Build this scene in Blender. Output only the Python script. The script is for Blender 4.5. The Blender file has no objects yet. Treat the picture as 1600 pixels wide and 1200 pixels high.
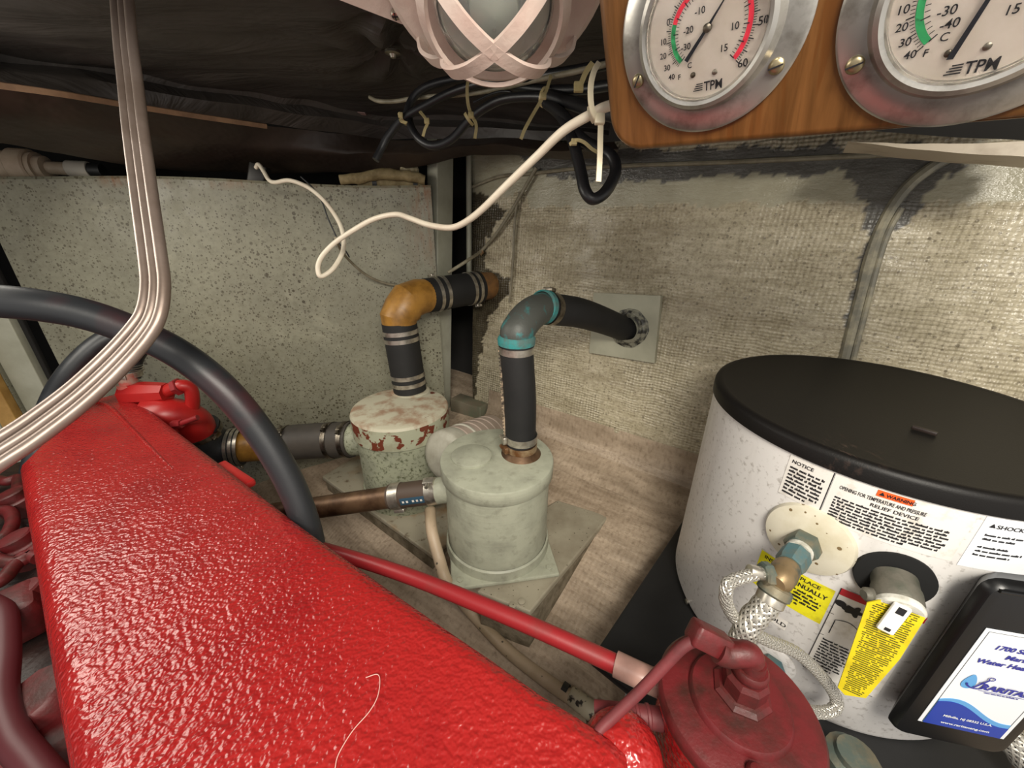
import bpy, math, random
import numpy as np
from mathutils import Vector, noise
R_ = random.Random(7)
sc = bpy.context.scene
COL = sc.collection
PI = math.pi

# ------------------------------------------------------------------ camera, world, lights, exposure
F = 597.4
PITCH, ROLL = 0.4049, 0.0093
cp, sp_ = math.cos(PITCH), math.sin(PITCH)
FWD = Vector((0, cp, -sp_)); UP0 = Vector((0, sp_, cp)); RT0 = Vector((1, 0, 0))
RT = RT0 * math.cos(ROLL) + UP0 * math.sin(ROLL)
UP = UP0 * math.cos(ROLL) - RT0 * math.sin(ROLL)
cam_d = bpy.data.cameras.new('camera'); cam = bpy.data.objects.new('camera', cam_d); COL.objects.link(cam)
m = cam.matrix_world.copy()
for i in range(3):
    m[i][0] = RT[i]; m[i][1] = UP[i]; m[i][2] = -FWD[i]; m[i][3] = 0
cam.matrix_world = m
cam_d.sensor_width = 36; cam_d.lens = F / 1600 * 36; cam_d.clip_start = 0.01
sc.camera = cam
sc.view_settings.view_transform = 'Standard'; sc.view_settings.look = 'None'
sc.view_settings.gamma = 1; sc.view_settings.use_curve_mapping = False
sc.view_settings.exposure = 0.0
w = bpy.data.worlds.new('world'); sc.world = w; w.use_nodes = True
w.node_tree.nodes['Background'].inputs[0].default_value = (1.0, 0.965, 0.92, 1)
w.node_tree.nodes['Background'].inputs[1].default_value = 0.75

def area(name, loc, target, size, power, col=(1, .94, .83)):
    d = bpy.data.lights.new(name, 'AREA'); d.shape = 'DISK'; d.size = size; d.energy = power; d.color = col
    o = bpy.data.objects.new(name, d); COL.objects.link(o); o.location = loc
    o.rotation_euler = (Vector(target) - Vector(loc)).to_track_quat('-Z', 'Y').to_euler()
    return o
area('left_lamp', (-0.84, 0.40, 0.145), (-0.25, 0.42, -0.4), 0.46, 4.4)
area('overhead_lamp', (0.0, -0.55, 0.48), (0.3, 0.8, -0.25), 0.40, 13)
area('added_floor_fill', (0.22, -0.20, 0.32), (0.1, 0.7, -0.5), 0.22, 5.5)  # fill light added to brighten the floor beside the engine

# ------------------------------------------------------------------ pixel -> world points
def ray(x, y): return FWD + RT * ((x - 800) / F) - UP * ((y - 600) / F)
def px(x, y, t): return ray(x, y) * t
def pz(x, y, z):
    d = ray(x, y); return d * (z / d.z)
def ppl(x, y, P, n):
    d = ray(x, y); return d * (Vector(P).dot(n) / d.dot(n))
AW = Vector((0.815, -0.58, 0)).normalized()        # fore-aft direction (along the hull side)
OW = Vector((-AW.y, AW.x, 0))                      # outboard direction
def floor_z(x, y): return -0.69 + 0.36 * ((x - .03) * OW.x + (y - .42) * OW.y)
FN = Vector((-0.36 * OW.x, -0.36 * OW.y, 1)).normalized(); FP = Vector((.03, .42, -.69))
def pfl(x, y): return ppl(x, y, FP, FN)
B0 = pfl(833, 670)
TILT = math.radians(6)
WN = OW * math.cos(TILT) - Vector((0, 0, 1)) * math.sin(TILT)   # outward normal of the hull side
WV = OW * math.sin(TILT) + Vector((0, 0, 1)) * math.cos(TILT)
def pwl(x, y, off=0.0): return ppl(x, y, B0 - WN * off, WN)
BP = px(665, 293, .9); BD = Vector((.977, .2, 0)).normalized(); BN = Vector((-BD.y, BD.x, 0))
def pbk(x, y, off=0.0): return ppl(x, y, BP - BN * off, BN)

# ------------------------------------------------------------------ mesh builder
def catmull(pts, res):
    P = [Vector(p) for p in pts]
    if len(P) < 3 or res <= 1:
        return P
    out = []
    for i in range(len(P) - 1):
        a = P[i - 1] if i > 0 else P[0] * 2 - P[1]
        b, c = P[i], P[i + 1]
        d = P[i + 2] if i + 2 < len(P) else P[-1] * 2 - P[-2]
        for k in range(res):
            t = k / res
            out.append(0.5 * ((2 * b) + (c - a) * t + (2 * a - 5 * b + 4 * c - d) * t * t + (3 * b - a - 3 * c + d) * t ** 3))
    out.append(P[-1])
    return out
def basis(ax):
    ax = Vector(ax).normalized()
    h = Vector((0, 0, 1)) if abs(ax.z) < .9 else Vector((1, 0, 0))
    u = h.cross(ax).normalized(); v = ax.cross(u)
    return ax, u, v
class MB:
    def __init__(s): s.v = []; s.f = []; s.uv = None; s.mi = []
    def add(s, vs, fs):
        n = len(s.v); s.v += [Vector(q) for q in vs]; s.f += [tuple(i + n for i in f) for f in fs]
        return s
    def box(s, c, sx, sy, sz, X=(1, 0, 0), Y=(0, 1, 0), Z=(0, 0, 1), bev=0.0):
        c = Vector(c); X, Y, Z = Vector(X).normalized(), Vector(Y).normalized(), Vector(Z).normalized()
        hx, hy, hz = sx / 2, sy / 2, sz / 2
        if bev <= 0:
            vs = [c + X * (a * hx) + Y * (b * hy) + Z * (d * hz) for d in (-1, 1) for (a, b) in ((-1, -1), (1, -1), (1, 1), (-1, 1))]
            return s.add(vs, [(3, 2, 1, 0), (4, 5, 6, 7), (0, 1, 5, 4), (1, 2, 6, 5), (2, 3, 7, 6), (3, 0, 4, 7)])
        b_ = min(bev, hx * .95, hy * .95, hz * .95)
        rings = []
        for (dz, ins) in ((-hz, b_), (-hz + b_ * .3, b_ * .3), (-hz + b_, 0), (hz - b_, 0), (hz - b_ * .3, b_ * .3), (hz, b_)):
            ring = []
            for (qx, qy, a0) in ((1, 1, 0), (-1, 1, 90), (-1, -1, 180), (1, -1, 270)):
                for k in range(4):
                    a = math.radians(a0 + k * 30); rr = b_
                    ring.append(c + X * (qx * (hx - b_) + (rr * math.cos(a)) * (1 - ins / b_ * .999)) + Y * (qy * (hy - b_) + rr * math.sin(a) * (1 - ins / b_ * .999)) + Z * dz)
            rings.append(ring)
        return s.rings(rings, True)
    def rings(s, rings, cap=False, closed=True):
        n = len(rings[0]); vs = [p for r in rings for p in r]; fs = []
        for i in range(len(rings) - 1):
            for k in range(n if closed else n - 1):
                a = i * n + k; b = i * n + (k + 1) % n
                fs.append((a, b, b + n, a + n))
        if cap:
            fs.append(tuple(range(n - 1, -1, -1))); o = (len(rings) - 1) * n; fs.append(tuple(range(o, o + n)))
        return s.add(vs, fs)
    def tube(s, pts, r, n=14, res=6, cap=True, rad=None):
        P = catmull(pts, res); m_ = len(P)
        if rad is not None:
            R = [x.x for x in catmull([(q, 0, 0) for q in rad], res)] if len(rad) == len(pts) else rad
        else:
            R = [r] * m_
        t0 = (P[1] - P[0]).normalized(); _, u, v = basis(t0); rings = []
        for i, p in enumerate(P):
            t = (P[min(i + 1, m_ - 1)] - P[max(i - 1, 0)]).normalized()
            u = (u - t * u.dot(t)).normalized(); v = t.cross(u)
            rings.append([p + (u * math.cos(2 * PI * k / n) + v * math.sin(2 * PI * k / n)) * R[i] for k in range(n)])
        return s.rings(rings, cap)
    def lathe(s, prof, o, ax=(0, 0, 1), n=48, cap=True, a0=0.0):
        o = Vector(o); ax, u, v = basis(ax)
        rings = [[o + ax * h + (u * math.cos(2 * PI * k / n + a0) + v * math.sin(2 * PI * k / n + a0)) * r for k in range(n)] for (r, h) in prof]
        return s.rings(rings, cap)
    def sweep(s, pts, nrm, wd, th, res=6):
        P = catmull(pts, res); N = catmull(nrm, res) if len(nrm) == len(pts) else [Vector(nrm[0])] * len(P)
        rings = []
        for i, p in enumerate(P):
            t = (P[min(i + 1, len(P) - 1)] - P[max(i - 1, 0)]).normalized()
            nn = (N[i] - t * N[i].dot(t)).normalized(); b = t.cross(nn)
            rings.append([p + b * (a * wd / 2) + nn * (c * th / 2) for (a, c) in ((-1, -1), (1, -1), (1, 1), (-1, 1))])
        return s.rings(rings, True)
    def prism(s, poly, dvec):
        n = len(poly); d = Vector(dvec); P = [Vector(q) for q in poly]
        return s.add(P + [q + d for q in P], [tuple(range(n - 1, -1, -1)), tuple(range(n, 2 * n))] + [(k, (k + 1) % n, (k + 1) % n + n, k + n) for k in range(n)])
    def grid(s, fn, nu, nv, uvs=None):
        n0 = len(s.v)
        for j in range(nv + 1):
            for i in range(nu + 1):
                s.v.append(Vector(fn(i / nu, j / nv)))
        for j in range(nv):
            for i in range(nu):
                a = n0 + j * (nu + 1) + i
                s.f.append((a, a + 1, a + nu + 2, a + nu + 1))
        if uvs:
            s.uv = [uvs(i / nu, j / nv) for j in range(nv + 1) for i in range(nu + 1)]
        return s
    def build(s, name, mat, parent=None, smooth=True, angle=40, flip=False):
        org = root_loc(parent)
        me = bpy.data.meshes.new(name)
        me.from_pydata([tuple(q - org) for q in s.v], [], s.f)
        me.validate()
        import bmesh
        if not flip:
            bm = bmesh.new(); bm.from_mesh(me); bmesh.ops.recalc_face_normals(bm, faces=bm.faces); bm.to_mesh(me); bm.free()
        if s.uv:
            ul = me.uv_layers.new(name='UVMap')
            for l in me.loops: ul.data[l.index].uv = s.uv[l.vertex_index]
        if smooth:
            me.shade_smooth()
            try: me.set_sharp_from_angle(angle=math.radians(angle))
            except Exception: pass
        if mat: me.materials.append(mat)
        o = bpy.data.objects.new(name, me); COL.objects.link(o)
        if parent is not None: o.parent = parent
        else: pass
        return o
def root_loc(p):
    if p is None: return Vector((0, 0, 0))
    while p.parent is not None: p = p.parent
    return Vector(p.location)
def thing(name, label, cat, loc, group=None):
    o = bpy.data.objects.new(name, None); COL.objects.link(o); o.location = loc; o.empty_display_size = .02
    o['label'] = label; o['category'] = cat
    if group: o['group'] = group
    return o
def tag(o, label, cat, group=None):
    o['label'] = label; o['category'] = cat
    if group: o['group'] = group
    return o
def solo(name, mb, mat, label, cat, group=None, **k):
    loc = sum(mb.v, Vector()) / len(mb.v); loc.z = min(q.z for q in mb.v)
    mb.v = [q - loc for q in mb.v]
    o = mb.build(name, mat, None, **k); o.location = loc
    return tag(o, label, cat, group)
def struct(name, mb, mat, parent=None, **k):
    o = mb.build(name, mat, parent, **k)
    if parent is None: o['kind'] = 'structure'
    return o

# ------------------------------------------------------------------ materials
def lin(h):
    h = h.lstrip('#'); c = [int(h[i:i + 2], 16) / 255 for i in (0, 2, 4)]
    return tuple(x / 12.92 if x <= .04045 else ((x + .055) / 1.055) ** 2.4 for x in c) + (1,)
class NT:
    def __init__(s, name):
        s.m = bpy.data.materials.new(name); s.m.use_nodes = True; s.t = s.m.node_tree
        s.b = s.t.nodes['Principled BSDF']; s._c = {}
    def n(s, typ, **k):
        q = s.t.nodes.new(typ)
        for a, b in k.items(): setattr(q, a, b)
        return q
    def l(s, a, b): s.t.links.new(a, b)
    def coord(s, kind='Object'):
        if kind not in s._c: s._c[kind] = s.n('ShaderNodeTexCoord').outputs[kind]
        return s._c[kind]
    def mapped(s, kind, scale):
        mp = s.n('ShaderNodeMapping'); mp.inputs['Scale'].default_value = scale; s.l(s.coord(kind), mp.inputs[0]); return mp.outputs[0]
    def noise(s, scale, detail=4, rough=.6, vec=None, dist=0):
        q = s.n('ShaderNodeTexNoise'); q.inputs['Scale'].default_value = scale; q.inputs['Detail'].default_value = detail
        q.inputs['Roughness'].default_value = rough; q.inputs['Distortion'].default_value = dist
        s.l(vec or s.coord(), q.inputs['Vector']); return q.outputs[0]
    def ramp(s, fac, lo, hi, c0=(0, 0, 0, 1), c1=(1, 1, 1, 1)):
        q = s.n('ShaderNodeValToRGB'); e = q.color_ramp.elements
        e[0].position = lo; e[1].position = hi; e[0].color = c0; e[1].color = c1
        s.l(fac, q.inputs[0]); return q.outputs[0]
    def mix(s, fac, a, b, mode='MIX'):
        q = s.n('ShaderNodeMix'); q.data_type = 'RGBA'; q.blend_type = mode
        for sock, val in ((q.inputs[0], fac), (q.inputs[6], a), (q.inputs[7], b)):
            if isinstance(val, (float, int)): sock.default_value = val
            elif isinstance(val, tuple): sock.default_value = val
            else: s.l(val, sock)
        return q.outputs[2]
    def math(s, op, a, b=0.0, clamp=False):
        q = s.n('ShaderNodeMath', operation=op); q.use_clamp = clamp
        for sock, val in ((q.inputs[0], a), (q.inputs[1], b)):
            if isinstance(val, (float, int)): sock.default_value = val
            else: s.l(val, sock)
        return q.outputs[0]
    def spots(s, scale, size, rnd=1.0, vec=None):
        q = s.n('ShaderNodeTexVoronoi'); q.inputs['Scale'].default_value = scale; q.inputs['Randomness'].default_value = rnd
        s.l(vec or s.coord(), q.inputs['Vector'])
        sep = s.n('ShaderNodeSeparateColor'); s.l(q.outputs['Color'], sep.inputs[0])
        r = s.math('MULTIPLY', s.math('POWER', sep.outputs[0], 3.0), size)
        return s.math('LESS_THAN', q.outputs['Distance'], r)
    def bump(s, h, strength=.3, dist=.001):
        q = s.n('ShaderNodeBump'); q.inputs['Strength'].default_value = strength; q.inputs['Distance'].default_value = dist
        s.l(h, q.inputs['Height'])
        prev = s.b.inputs['Normal'].links
        if prev: s.l(prev[0].from_socket, q.inputs['Normal'])
        s.l(q.outputs[0], s.b.inputs['Normal'])
    def col(s, c):
        if isinstance(c, tuple): s.b.inputs['Base Color'].default_value = c
        else: s.l(c, s.b.inputs['Base Color'])
    def rough(s, v):
        if isinstance(v, (float, int)): s.b.inputs['Roughness'].default_value = v
        else: s.l(v, s.b.inputs['Roughness'])
def simple(name, c, rough=.5, metal=0.0, c2=None, ns=30, lo=.42, hi=.62, bump=0.0, bs=200, bd=.001, coat=0.0, spots=None):
    t = NT(name); base = lin(c)
    if c2: base = t.mix(t.ramp(t.noise(ns, 5), lo, hi), base, lin(c2))
    if spots: base = t.mix(t.spots(spots[0], spots[1]), base, lin(spots[2]))
    t.col(base); t.rough(rough); t.b.inputs['Metallic'].default_value = metal
    if bump: t.bump(t.noise(bs, 3), bump, bd)
    if coat: t.b.inputs['Coat Weight'].default_value = coat; t.b.inputs['Coat Roughness'].default_value = .15
    return t.m
M = {}
# red engine enamel: thick orange-peel paint
t = NT('red_enamel')
t.col(t.mix(t.ramp(t.noise(14, 4), .45, .8), lin('9c2120'), lin('86171a')))
t.rough(.24); t.b.inputs['Specular IOR Level'].default_value = .75
t.bump(t.noise(200, 1.0, .5), .55, .0038); t.bump(t.noise(40, 3), .3, .005); M['red'] = t.m
M['red_smooth'] = simple('smooth_red_paint', 'ae211f', .36, 0, '9a1b1c', 20, .4, .7, .12, 120)
M['red_dirty'] = simple('dirty_red_paint', '5c1417', .5, 0, '38150f', 34, .42, .66, .35, 160, .0012)
M['red_pipe'] = simple('red_pipe_paint', '8c2226', .4, 0, '703632', 14, .55, .8, .1, 120)
M['red_hose'] = simple('dull_red_hose', '692629', .6, 0, '4a1e20', 30, .4, .7, .2, 150)
M['rubber'] = simple('black_rubber', '25272a', .42, 0, '35383b', 20, .45, .75, .15, 250, .0006)
M['rubber_matt'] = simple('matt_black_hose', '141414', .7, 0, '1c1b1b', 25, .4, .7, .12, 600, .0004)
t = NT('black_hose_with_red_bounce')  # red bounce from the engine, painted into the hose colour as blotches
t.col(t.mix(t.ramp(t.noise(9, 3), .52, .75), lin('26282b'), lin('4a2024'))); t.rough(.42); t.bump(t.noise(300, 3), .15, .0006); M['hose_bounce'] = t.m
M['steel'] = simple('stainless_band', 'c4beb2', .34, .85, '8b8478', 60, .45, .7, .05, 200)
M['steel_dull'] = simple('dull_steel', '8d867a', .42, 1, '5b5348', 70, .45, .65, .1, 200)
M['rust'] = simple('rusty_pipe', '6f5640', .45, .55, '3f2a1c', 22, .38, .62, .25, 130)
M['rust_band'] = simple('rusty_band', '6a4424', .5, .5, 'a08a6c', 40, .4, .62, .2, 150)
M['amber'] = simple('amber_resin_pipe', 'a07432', .42, 0, '74501f', 28, .4, .68, .15, 90)
M['pipe_plug'] = simple('brown_pipe', '8a6236', .55, 0, '59402a', 40, .4, .7, .15, 120)
t = NT('bronze_with_verdigris')
sepx = t.n('ShaderNodeSeparateXYZ'); t.l(t.coord(), sepx.inputs[0])
c = t.mix(t.ramp(t.noise(38, 5), .52, .66), lin('4a4c48'), lin('2e7f80')); t.col(c); t.rough(.55); t.b.inputs['Metallic'].default_value = .25
t.bump(t.noise(120, 4), .5, .0012); M['bronze'] = t.m
M['verdigris'] = simple('verdigris', '2a7c7b', .75, 0, '46605c', 45, .40, .60, .6, 170, .0015)
M['fitting'] = simple('tarnished_bronze_fitting', '5b665f', .5, .45, '7c7460', 45, .42, .62, .35, 150)
M['fitting_green'] = simple('greenish_bronze_fitting', '4d7076', .5, .35, '6f6a58', 40, .42, .65, .35, 150)
# grey-green painted mufflers
t = NT('grey_muffler_paint')
c = t.mix(t.ramp(t.noise(20, 5), .42, .7), lin('a9ab98'), lin('8f9080'))
c = t.mix(t.math('MULTIPLY', t.ramp(t.noise(55, 6), .55, .75), .45), c, lin('5d5a4a'))
t.col(c); t.rough(.48); t.bump(t.noise(110, 3), .2, .001)
ws = t.n('ShaderNodeTexNoise'); ws.inputs['Scale'].default_value = 1.0; ws.inputs['Detail'].default_value = 3
mp = t.n('ShaderNodeMapping'); mp.inputs['Rotation'].default_value = (0, .5, .4); mp.inputs['Scale'].default_value = (14, 14, 260); t.l(t.coord(), mp.inputs[0]); t.l(mp.outputs[0], ws.inputs['Vector'])
t.bump(ws.outputs[0], .3, .0012); M['grey'] = t.m
t = NT('mildewed_grey_paint')
c = t.mix(t.ramp(t.noise(20, 5), .42, .7), lin('9c9f88'), lin('8a8c7a'))
c = t.mix(t.ramp(t.noise(140, 5), .52, .66), c, lin('55583f'))
t.col(c); t.rough(.55); t.bump(t.noise(110, 3), .25, .001); M['grey_mildew'] = t.m
t = NT('flaking_lid_paint')
c = t.mix(t.ramp(t.noise(22, 5), .45, .62), lin('bdb8a2'), lin('9c8069'))
c = t.mix(t.ramp(t.noise(26, 4, .55, dist=.4), .66, .68), c, lin('6b3220'))
t.col(c); t.rough(.55); t.bump(t.noise(26, 4, .55, dist=.4), .4, .002); M['flake'] = t.m
t = NT('flaking_rim_paint')
c = t.mix(t.ramp(t.noise(18, 4), .45, .55), lin('a8aa92'), lin('9a9880'))
c = t.mix(t.ramp(t.noise(34, 4, .55, dist=.6), .545, .56), c, lin('6b3220'))
t.col(c); t.rough(.55); t.bump(t.noise(34, 4, .55, dist=.6), .5, .002); M['flake_rim'] = t.m
M['board'] = simple('grey_board_paint', '9d9683', .55, 0, '857c6a', 16, .4, .7, .2, 90, spots=(160, .22, '574d3c'))
t = NT('stained_board_paint')
c = t.mix(t.ramp(t.noise(9, 4), .5, .72), lin('9d9683'), lin('8a6230')); c = t.mix(t.ramp(t.noise(60, 5), .58, .72), c, lin('5f4e38'))
t.col(c); t.rough(.55); t.bump(t.noise(90, 3), .2, .001); M['board_stain'] = t.m
M['edge_wood'] = simple('rough_block_side', '857a66', .8, 0, '5d5340', 40, .4, .62, .7, 80, .003)
M['pinkcan'] = simple('pinkish_grey_can', 'b3a295', .5, 0, 'a09084', 20, .4, .7, .1, 120)
M['cap'] = simple('pale_grey_cap', 'a9a698', .5, 0, '938f80', 30, .4, .7, .15, 120)
# back bulkhead
t = NT('bulkhead_paint')
c = t.mix(t.ramp(t.noise(5, 5), .35, .7), lin('8a8875'), lin('737161'))
c = t.mix(t.math('MULTIPLY', t.ramp(t.noise(85, 6, .7), .46, .7), .5), c, lin('615c4a'))
c = t.mix(t.math('MULTIPLY', t.ramp(t.noise(6, 6, .65, dist=1.4), .60, .72), .45), c, lin('a5a28d'))
dn = t.ramp(t.noise(3.2, 3), .42, .62)
c = t.mix(t.math('MULTIPLY', t.spots(120, .50), t.math('MULTIPLY', dn, .95)), c, lin('443d2e'))
c = t.mix(t.math('MULTIPLY', t.spots(230, .6), .8), c, lin('4c4535'))
vd = t.n('ShaderNodeVectorMath', operation='DOT_PRODUCT'); t.l(t.coord(), vd.inputs[0]); vd.inputs[1].default_value = BD
off = -BP.dot(BD); ur = t.math('ADD', vd.outputs['Value'], off)
edge = t.ramp(ur, 0.0, 1.0); 
e2 = t.math('SUBTRACT', 1.0, t.math('MULTIPLY', t.math('ABSOLUTE', ur), 14.0), True)
sz = t.n('ShaderNodeSeparateXYZ'); t.l(t.coord(), sz.inputs[0])
zt_ = t.math('SUBTRACT', 1.0, t.math('MULTIPLY', t.math('SUBTRACT', BP.z, sz.outputs[2]), 4.5), True)
zs = t.math('SUBTRACT', 1.0, t.math('MULTIPLY', t.math('ABSOLUTE', t.math('SUBTRACT', BP.z, sz.outputs[2])), 60.0), True)
rm = t.math('ADD', t.math('MULTIPLY', e2, zt_), t.math('MULTIPLY', zs, t.ramp(t.noise(7, 3), .5, .65)), True)
rm = t.math('MULTIPLY', rm, t.ramp(t.noise(1.0, 5, .7, vec=t.mapped('Object', (60, 60, 14))), .4, .62))
c = t.mix(rm, c, lin('7c5230'))
t.col(c); t.rough(t.ramp(t.noise(30, 4), .35, .7, (.35, .35, .35, 1), (.6, .6, .6, 1))); t.bump(t.noise(60, 5), .35, .0016); M['bulk'] = t.m
M['rust_stain'] = simple('rust_stained_paint', '9a8a68', .6, 0, '8a5a2c', 24, .42, .62, .2, 80)
M['post'] = simple('pale_post_paint', 'a5a493', .5, 0, '959482', 18, .4, .7, .1, 80)
# hull side: painted woven roving (UV in metres)
t = NT('woven_hull_paint')
at = t.n('ShaderNodeAttribute'); at.attribute_name = 'paint'; sepa = t.n('ShaderNodeSeparateColor'); t.l(at.outputs['Color'], sepa.inputs[0])
uvn = t.mapped('UV', (1, 1, 1)); su = t.n('ShaderNodeSeparateXYZ'); t.l(uvn, su.inputs[0])
wob = t.noise(9, 3, vec=uvn)
uu = t.math('ADD', su.outputs[0], t.math('MULTIPLY', wob, .012)); vv = t.math('ADD', su.outputs[1], t.math('MULTIPLY', wob, .02))
wu = t.math('SINE', t.math('MULTIPLY', uu, 2 * PI / .0075)); wv = t.math('SINE', t.math('MULTIPLY', vv, 2 * PI / .0062))
band = t.noise(1.0, 5, .7, vec=t.mapped('UV', (16, 70, 1)))
band2 = t.noise(1.0, 4, .6, vec=t.mapped('UV', (2.0, 15, 1)))
c = t.mix(t.ramp(band, .36, .66), lin('b0a68b'), lin('d0c6ad'))
c = t.mix(t.math('MULTIPLY', t.ramp(band2, .46, .68), .5), c, lin('85785f'))
c = t.mix(t.math('MULTIPLY', t.ramp(t.noise(110, 6, .75, vec=uvn), .47, .66), .6), c, lin('70644d'))
c = t.mix(t.math('MULTIPLY', t.spots(150, .42, vec=uvn), .5), c, lin('4d4332'))
grd = t.math('MULTIPLY', t.math('ADD', wu, wv), .5)
c = t.mix(t.math('MULTIPLY', t.ramp(grd, -.2, .9), .16), c, lin('6a5f4a'))
smooth_c = t.mix(t.ramp(t.noise(14, 4, vec=uvn), .4, .7), lin('aaa58f'), lin('98927b'))
c = t.mix(sepa.outputs[1], c, smooth_c)
c = t.mix(sepa.outputs[0], c, t.mix(t.ramp(t.noise(25, 4, vec=uvn), .4, .7), lin('62605a'), lin('524f49')))
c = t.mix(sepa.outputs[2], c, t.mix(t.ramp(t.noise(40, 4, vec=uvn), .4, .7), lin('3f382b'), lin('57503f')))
t.col(c); t.rough(t.ramp(band, .35, .65, (.32, .32, .32, 1), (.16, .16, .16, 1)))
hgt = t.math('MULTIPLY', t.math('ADD', wu, wv), t.ramp(t.noise(7, 3, vec=uvn), .38, .62))
t.bump(t.math('MULTIPLY', hgt, t.math('SUBTRACT', 1.0, sepa.outputs[1])), .8, .0008)
t.bump(band, .5, .003); t.bump(t.noise(190, 3, vec=uvn), .45, .0018); M['hull'] = t.m
# floor: pinkish grey painted roving
t = NT('floor_glass_paint')
uvn = t.mapped('UV', (1, 1, 1)); su = t.n('ShaderNodeSeparateXYZ'); t.l(uvn, su.inputs[0])
band = t.noise(1.0, 4, .65, vec=t.mapped('UV', (6, 34, 1)))
c = t.mix(t.ramp(band, .36, .66), lin('958470'), lin('bfac96'))
c = t.mix(t.math('MULTIPLY', t.ramp(t.noise(3.2, 4, vec=uvn), .45, .7), .5), c, lin('77634d'))
c = t.mix(t.math('MULTIPLY', t.ramp(t.noise(120, 6, vec=uvn), .5, .72), .6), c, lin('6a5844'))
t.col(c); t.rough(.5); t.bump(band, .8, .006); t.bump(t.noise(150, 3, vec=uvn), .4, .0015)
wv = t.math('SINE', t.math('MULTIPLY', su.outputs[0], 2 * PI / .009)); t.bump(wv, .3, .0005); M['floor'] = t.m
M['tab'] = simple('dark_glass_tape', '6e6350', .6, 0, '4c4434', 40, .4, .65, .4, 110, .002)
t = NT('dark_insulation')
c = t.mix(t.ramp(t.noise(6, 4), .4, .7), lin('38332f'), lin('2a2623')); t.col(c); t.rough(.52)
t.bump(t.noise(1.0, 4, .6, vec=t.mapped('Object', (5, 14, 9)), dist=.8), .7, .012); t.bump(t.noise(380, 2), .15, .0006); M['pad'] = t.m
M['pad_brown'] = simple('dark_brown_duct', '2b211b', .5, 0, '3a2e22', 6, .45, .75, .5, 14, .01)
M['tan'] = simple('tan_edge_tape', '8a6c50', .7, 0, '6f553f', 30, .4, .65, .2, 100)
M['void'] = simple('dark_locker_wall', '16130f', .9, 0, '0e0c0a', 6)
M['pink'] = simple('pinkish_lamp_paint', 'cbb8ad', .5, 0, 'bd9f94', 18, .45, .72, .4, 140, .0012)
t = NT('lamp_glass'); t.col((.86, .9, .88, 1)); t.rough(.04); t.b.inputs['Transmission Weight'].default_value = .92; t.b.inputs['IOR'].default_value = 1.3; M['glass_lamp'] = t.m
t = NT('dial_glass'); t.col((1, 1, 1, 1)); t.rough(.03); t.b.inputs['Transmission Weight'].default_value = 1.0; t.b.inputs['IOR'].default_value = 1.08; M['glass_dial'] = t.m
t = NT('varnished_teak')
g = t.noise(1.0, 5, .6, vec=t.mapped('UV', (150, 12, 1)), dist=.5)
c = t.mix(t.ramp(g, .35, .68), lin('704a26'), lin('523416'))
st = t.noise(1.0, 2, .4, vec=t.mapped('UV', (95, 5, 1)), dist=1.0)
c = t.mix(t.math('MULTIPLY', t.ramp(st, .62, .67), .7), c, lin('5c3614'))
t.col(c); t.rough(.34); t.bump(g, .15, .0006); t.b.inputs['Coat Weight'].default_value = .25; M['teak'] = t.m
M['chrome'] = simple('worn_chrome', 'b9b6b0', .3, .85, '8d8880', 60, .5, .72, .06, 120)
M['screw'] = simple('screw_steel', 'bdb7aa', .3, 1)
M['brass_screw'] = simple('dull_brass_screw', 'a39678', .35, .9)
M['dial'] = simple('dial_white', 'bdb3a9', .55, 0, 'b0a497', 20)
M['dial_red'] = simple('dial_red', 'bb2034', .5); M['dial_green'] = simple('dial_green', '1d7a46', .5)
M['ink'] = simple('black_ink', '17161a', .5); M['ink_blue'] = simple('blue_ink', '2a2f8e', .4); M['needle'] = simple('needle_black', '17181f', .4)
t = NT('white_enamel')
c = lin('d3d0cd')
st = t.noise(1.0, 4, .6, vec=t.mapped('Object', (22, 22, 3)))
c = t.mix(t.math('MULTIPLY', t.ramp(st, .56, .76), .4), c, lin('9a938b'))
c = t.mix(t.math('MULTIPLY', t.ramp(t.noise(170, 5), .56, .68), .5), c, lin('7b7268'))
t.col(c); t.rough(.36); t.bump(t.noise(200, 2), .05, .0005); M['enamel'] = t.m
M['lid'] = simple('black_lid_plastic', '1e1b1a', .42, 0, '171514', 10, .4, .7, .35, 700, .0005)
M['blackbox'] = simple('black_cover_plastic', '0a0a0b', .36, 0, None, bump=.12, bs=700, bd=.0003)
M['collar'] = simple('aged_white_plastic', 'c9c3b1', .45, 0, 'b5ac93', 20, .45, .7, spots=(150, .3, '6d5a3c'))
M['paper'] = simple('white_label', 'd6d2cc', .45, 0, 'bdb6ac', 60, .52, .7)
M['paper_white'] = simple('clean_white_label', 'dfe2e6', .4); M['yellow'] = simple('yellow_label', 'd8cf1c', .5, 0, 'b5aa1a', 60, .5, .7)
M['yellow_tag'] = simple('yellow_plastic_tag', 'd3c012', .35, 0, 'bda80e', 40, .45, .7, .1, 90)
M['orange'] = simple('orange_label', 'e0551a', .5); M['label_red'] = simple('red_label', 'b3202e', .5)
M['label_blue'] = simple('deep_blue_label', '1c3a9a', .35); M['label_sky'] = simple('sky_blue_label', '5b9bd0', .35)
M['white'] = simple('white_plastic', 'e8e6e0', .3); M['ptfe'] = simple('white_thread_tape', 'cfcdc4', .6, 0, 'a6a498', 60, .4, .6, .5, 200)
t = NT('braided_steel'); t.col(lin('b5b1a8')); t.rough(.38); t.b.inputs['Metallic'].default_value = .7; M['braid'] = t.m
M['braid_gap'] = simple('shaded_braid_core', '4c4944', .5, .6)
M['tray'] = simple('black_tray_plastic', '131314', .6, 0, '1b1b1b', 12, .4, .7, .1, 300)
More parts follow.
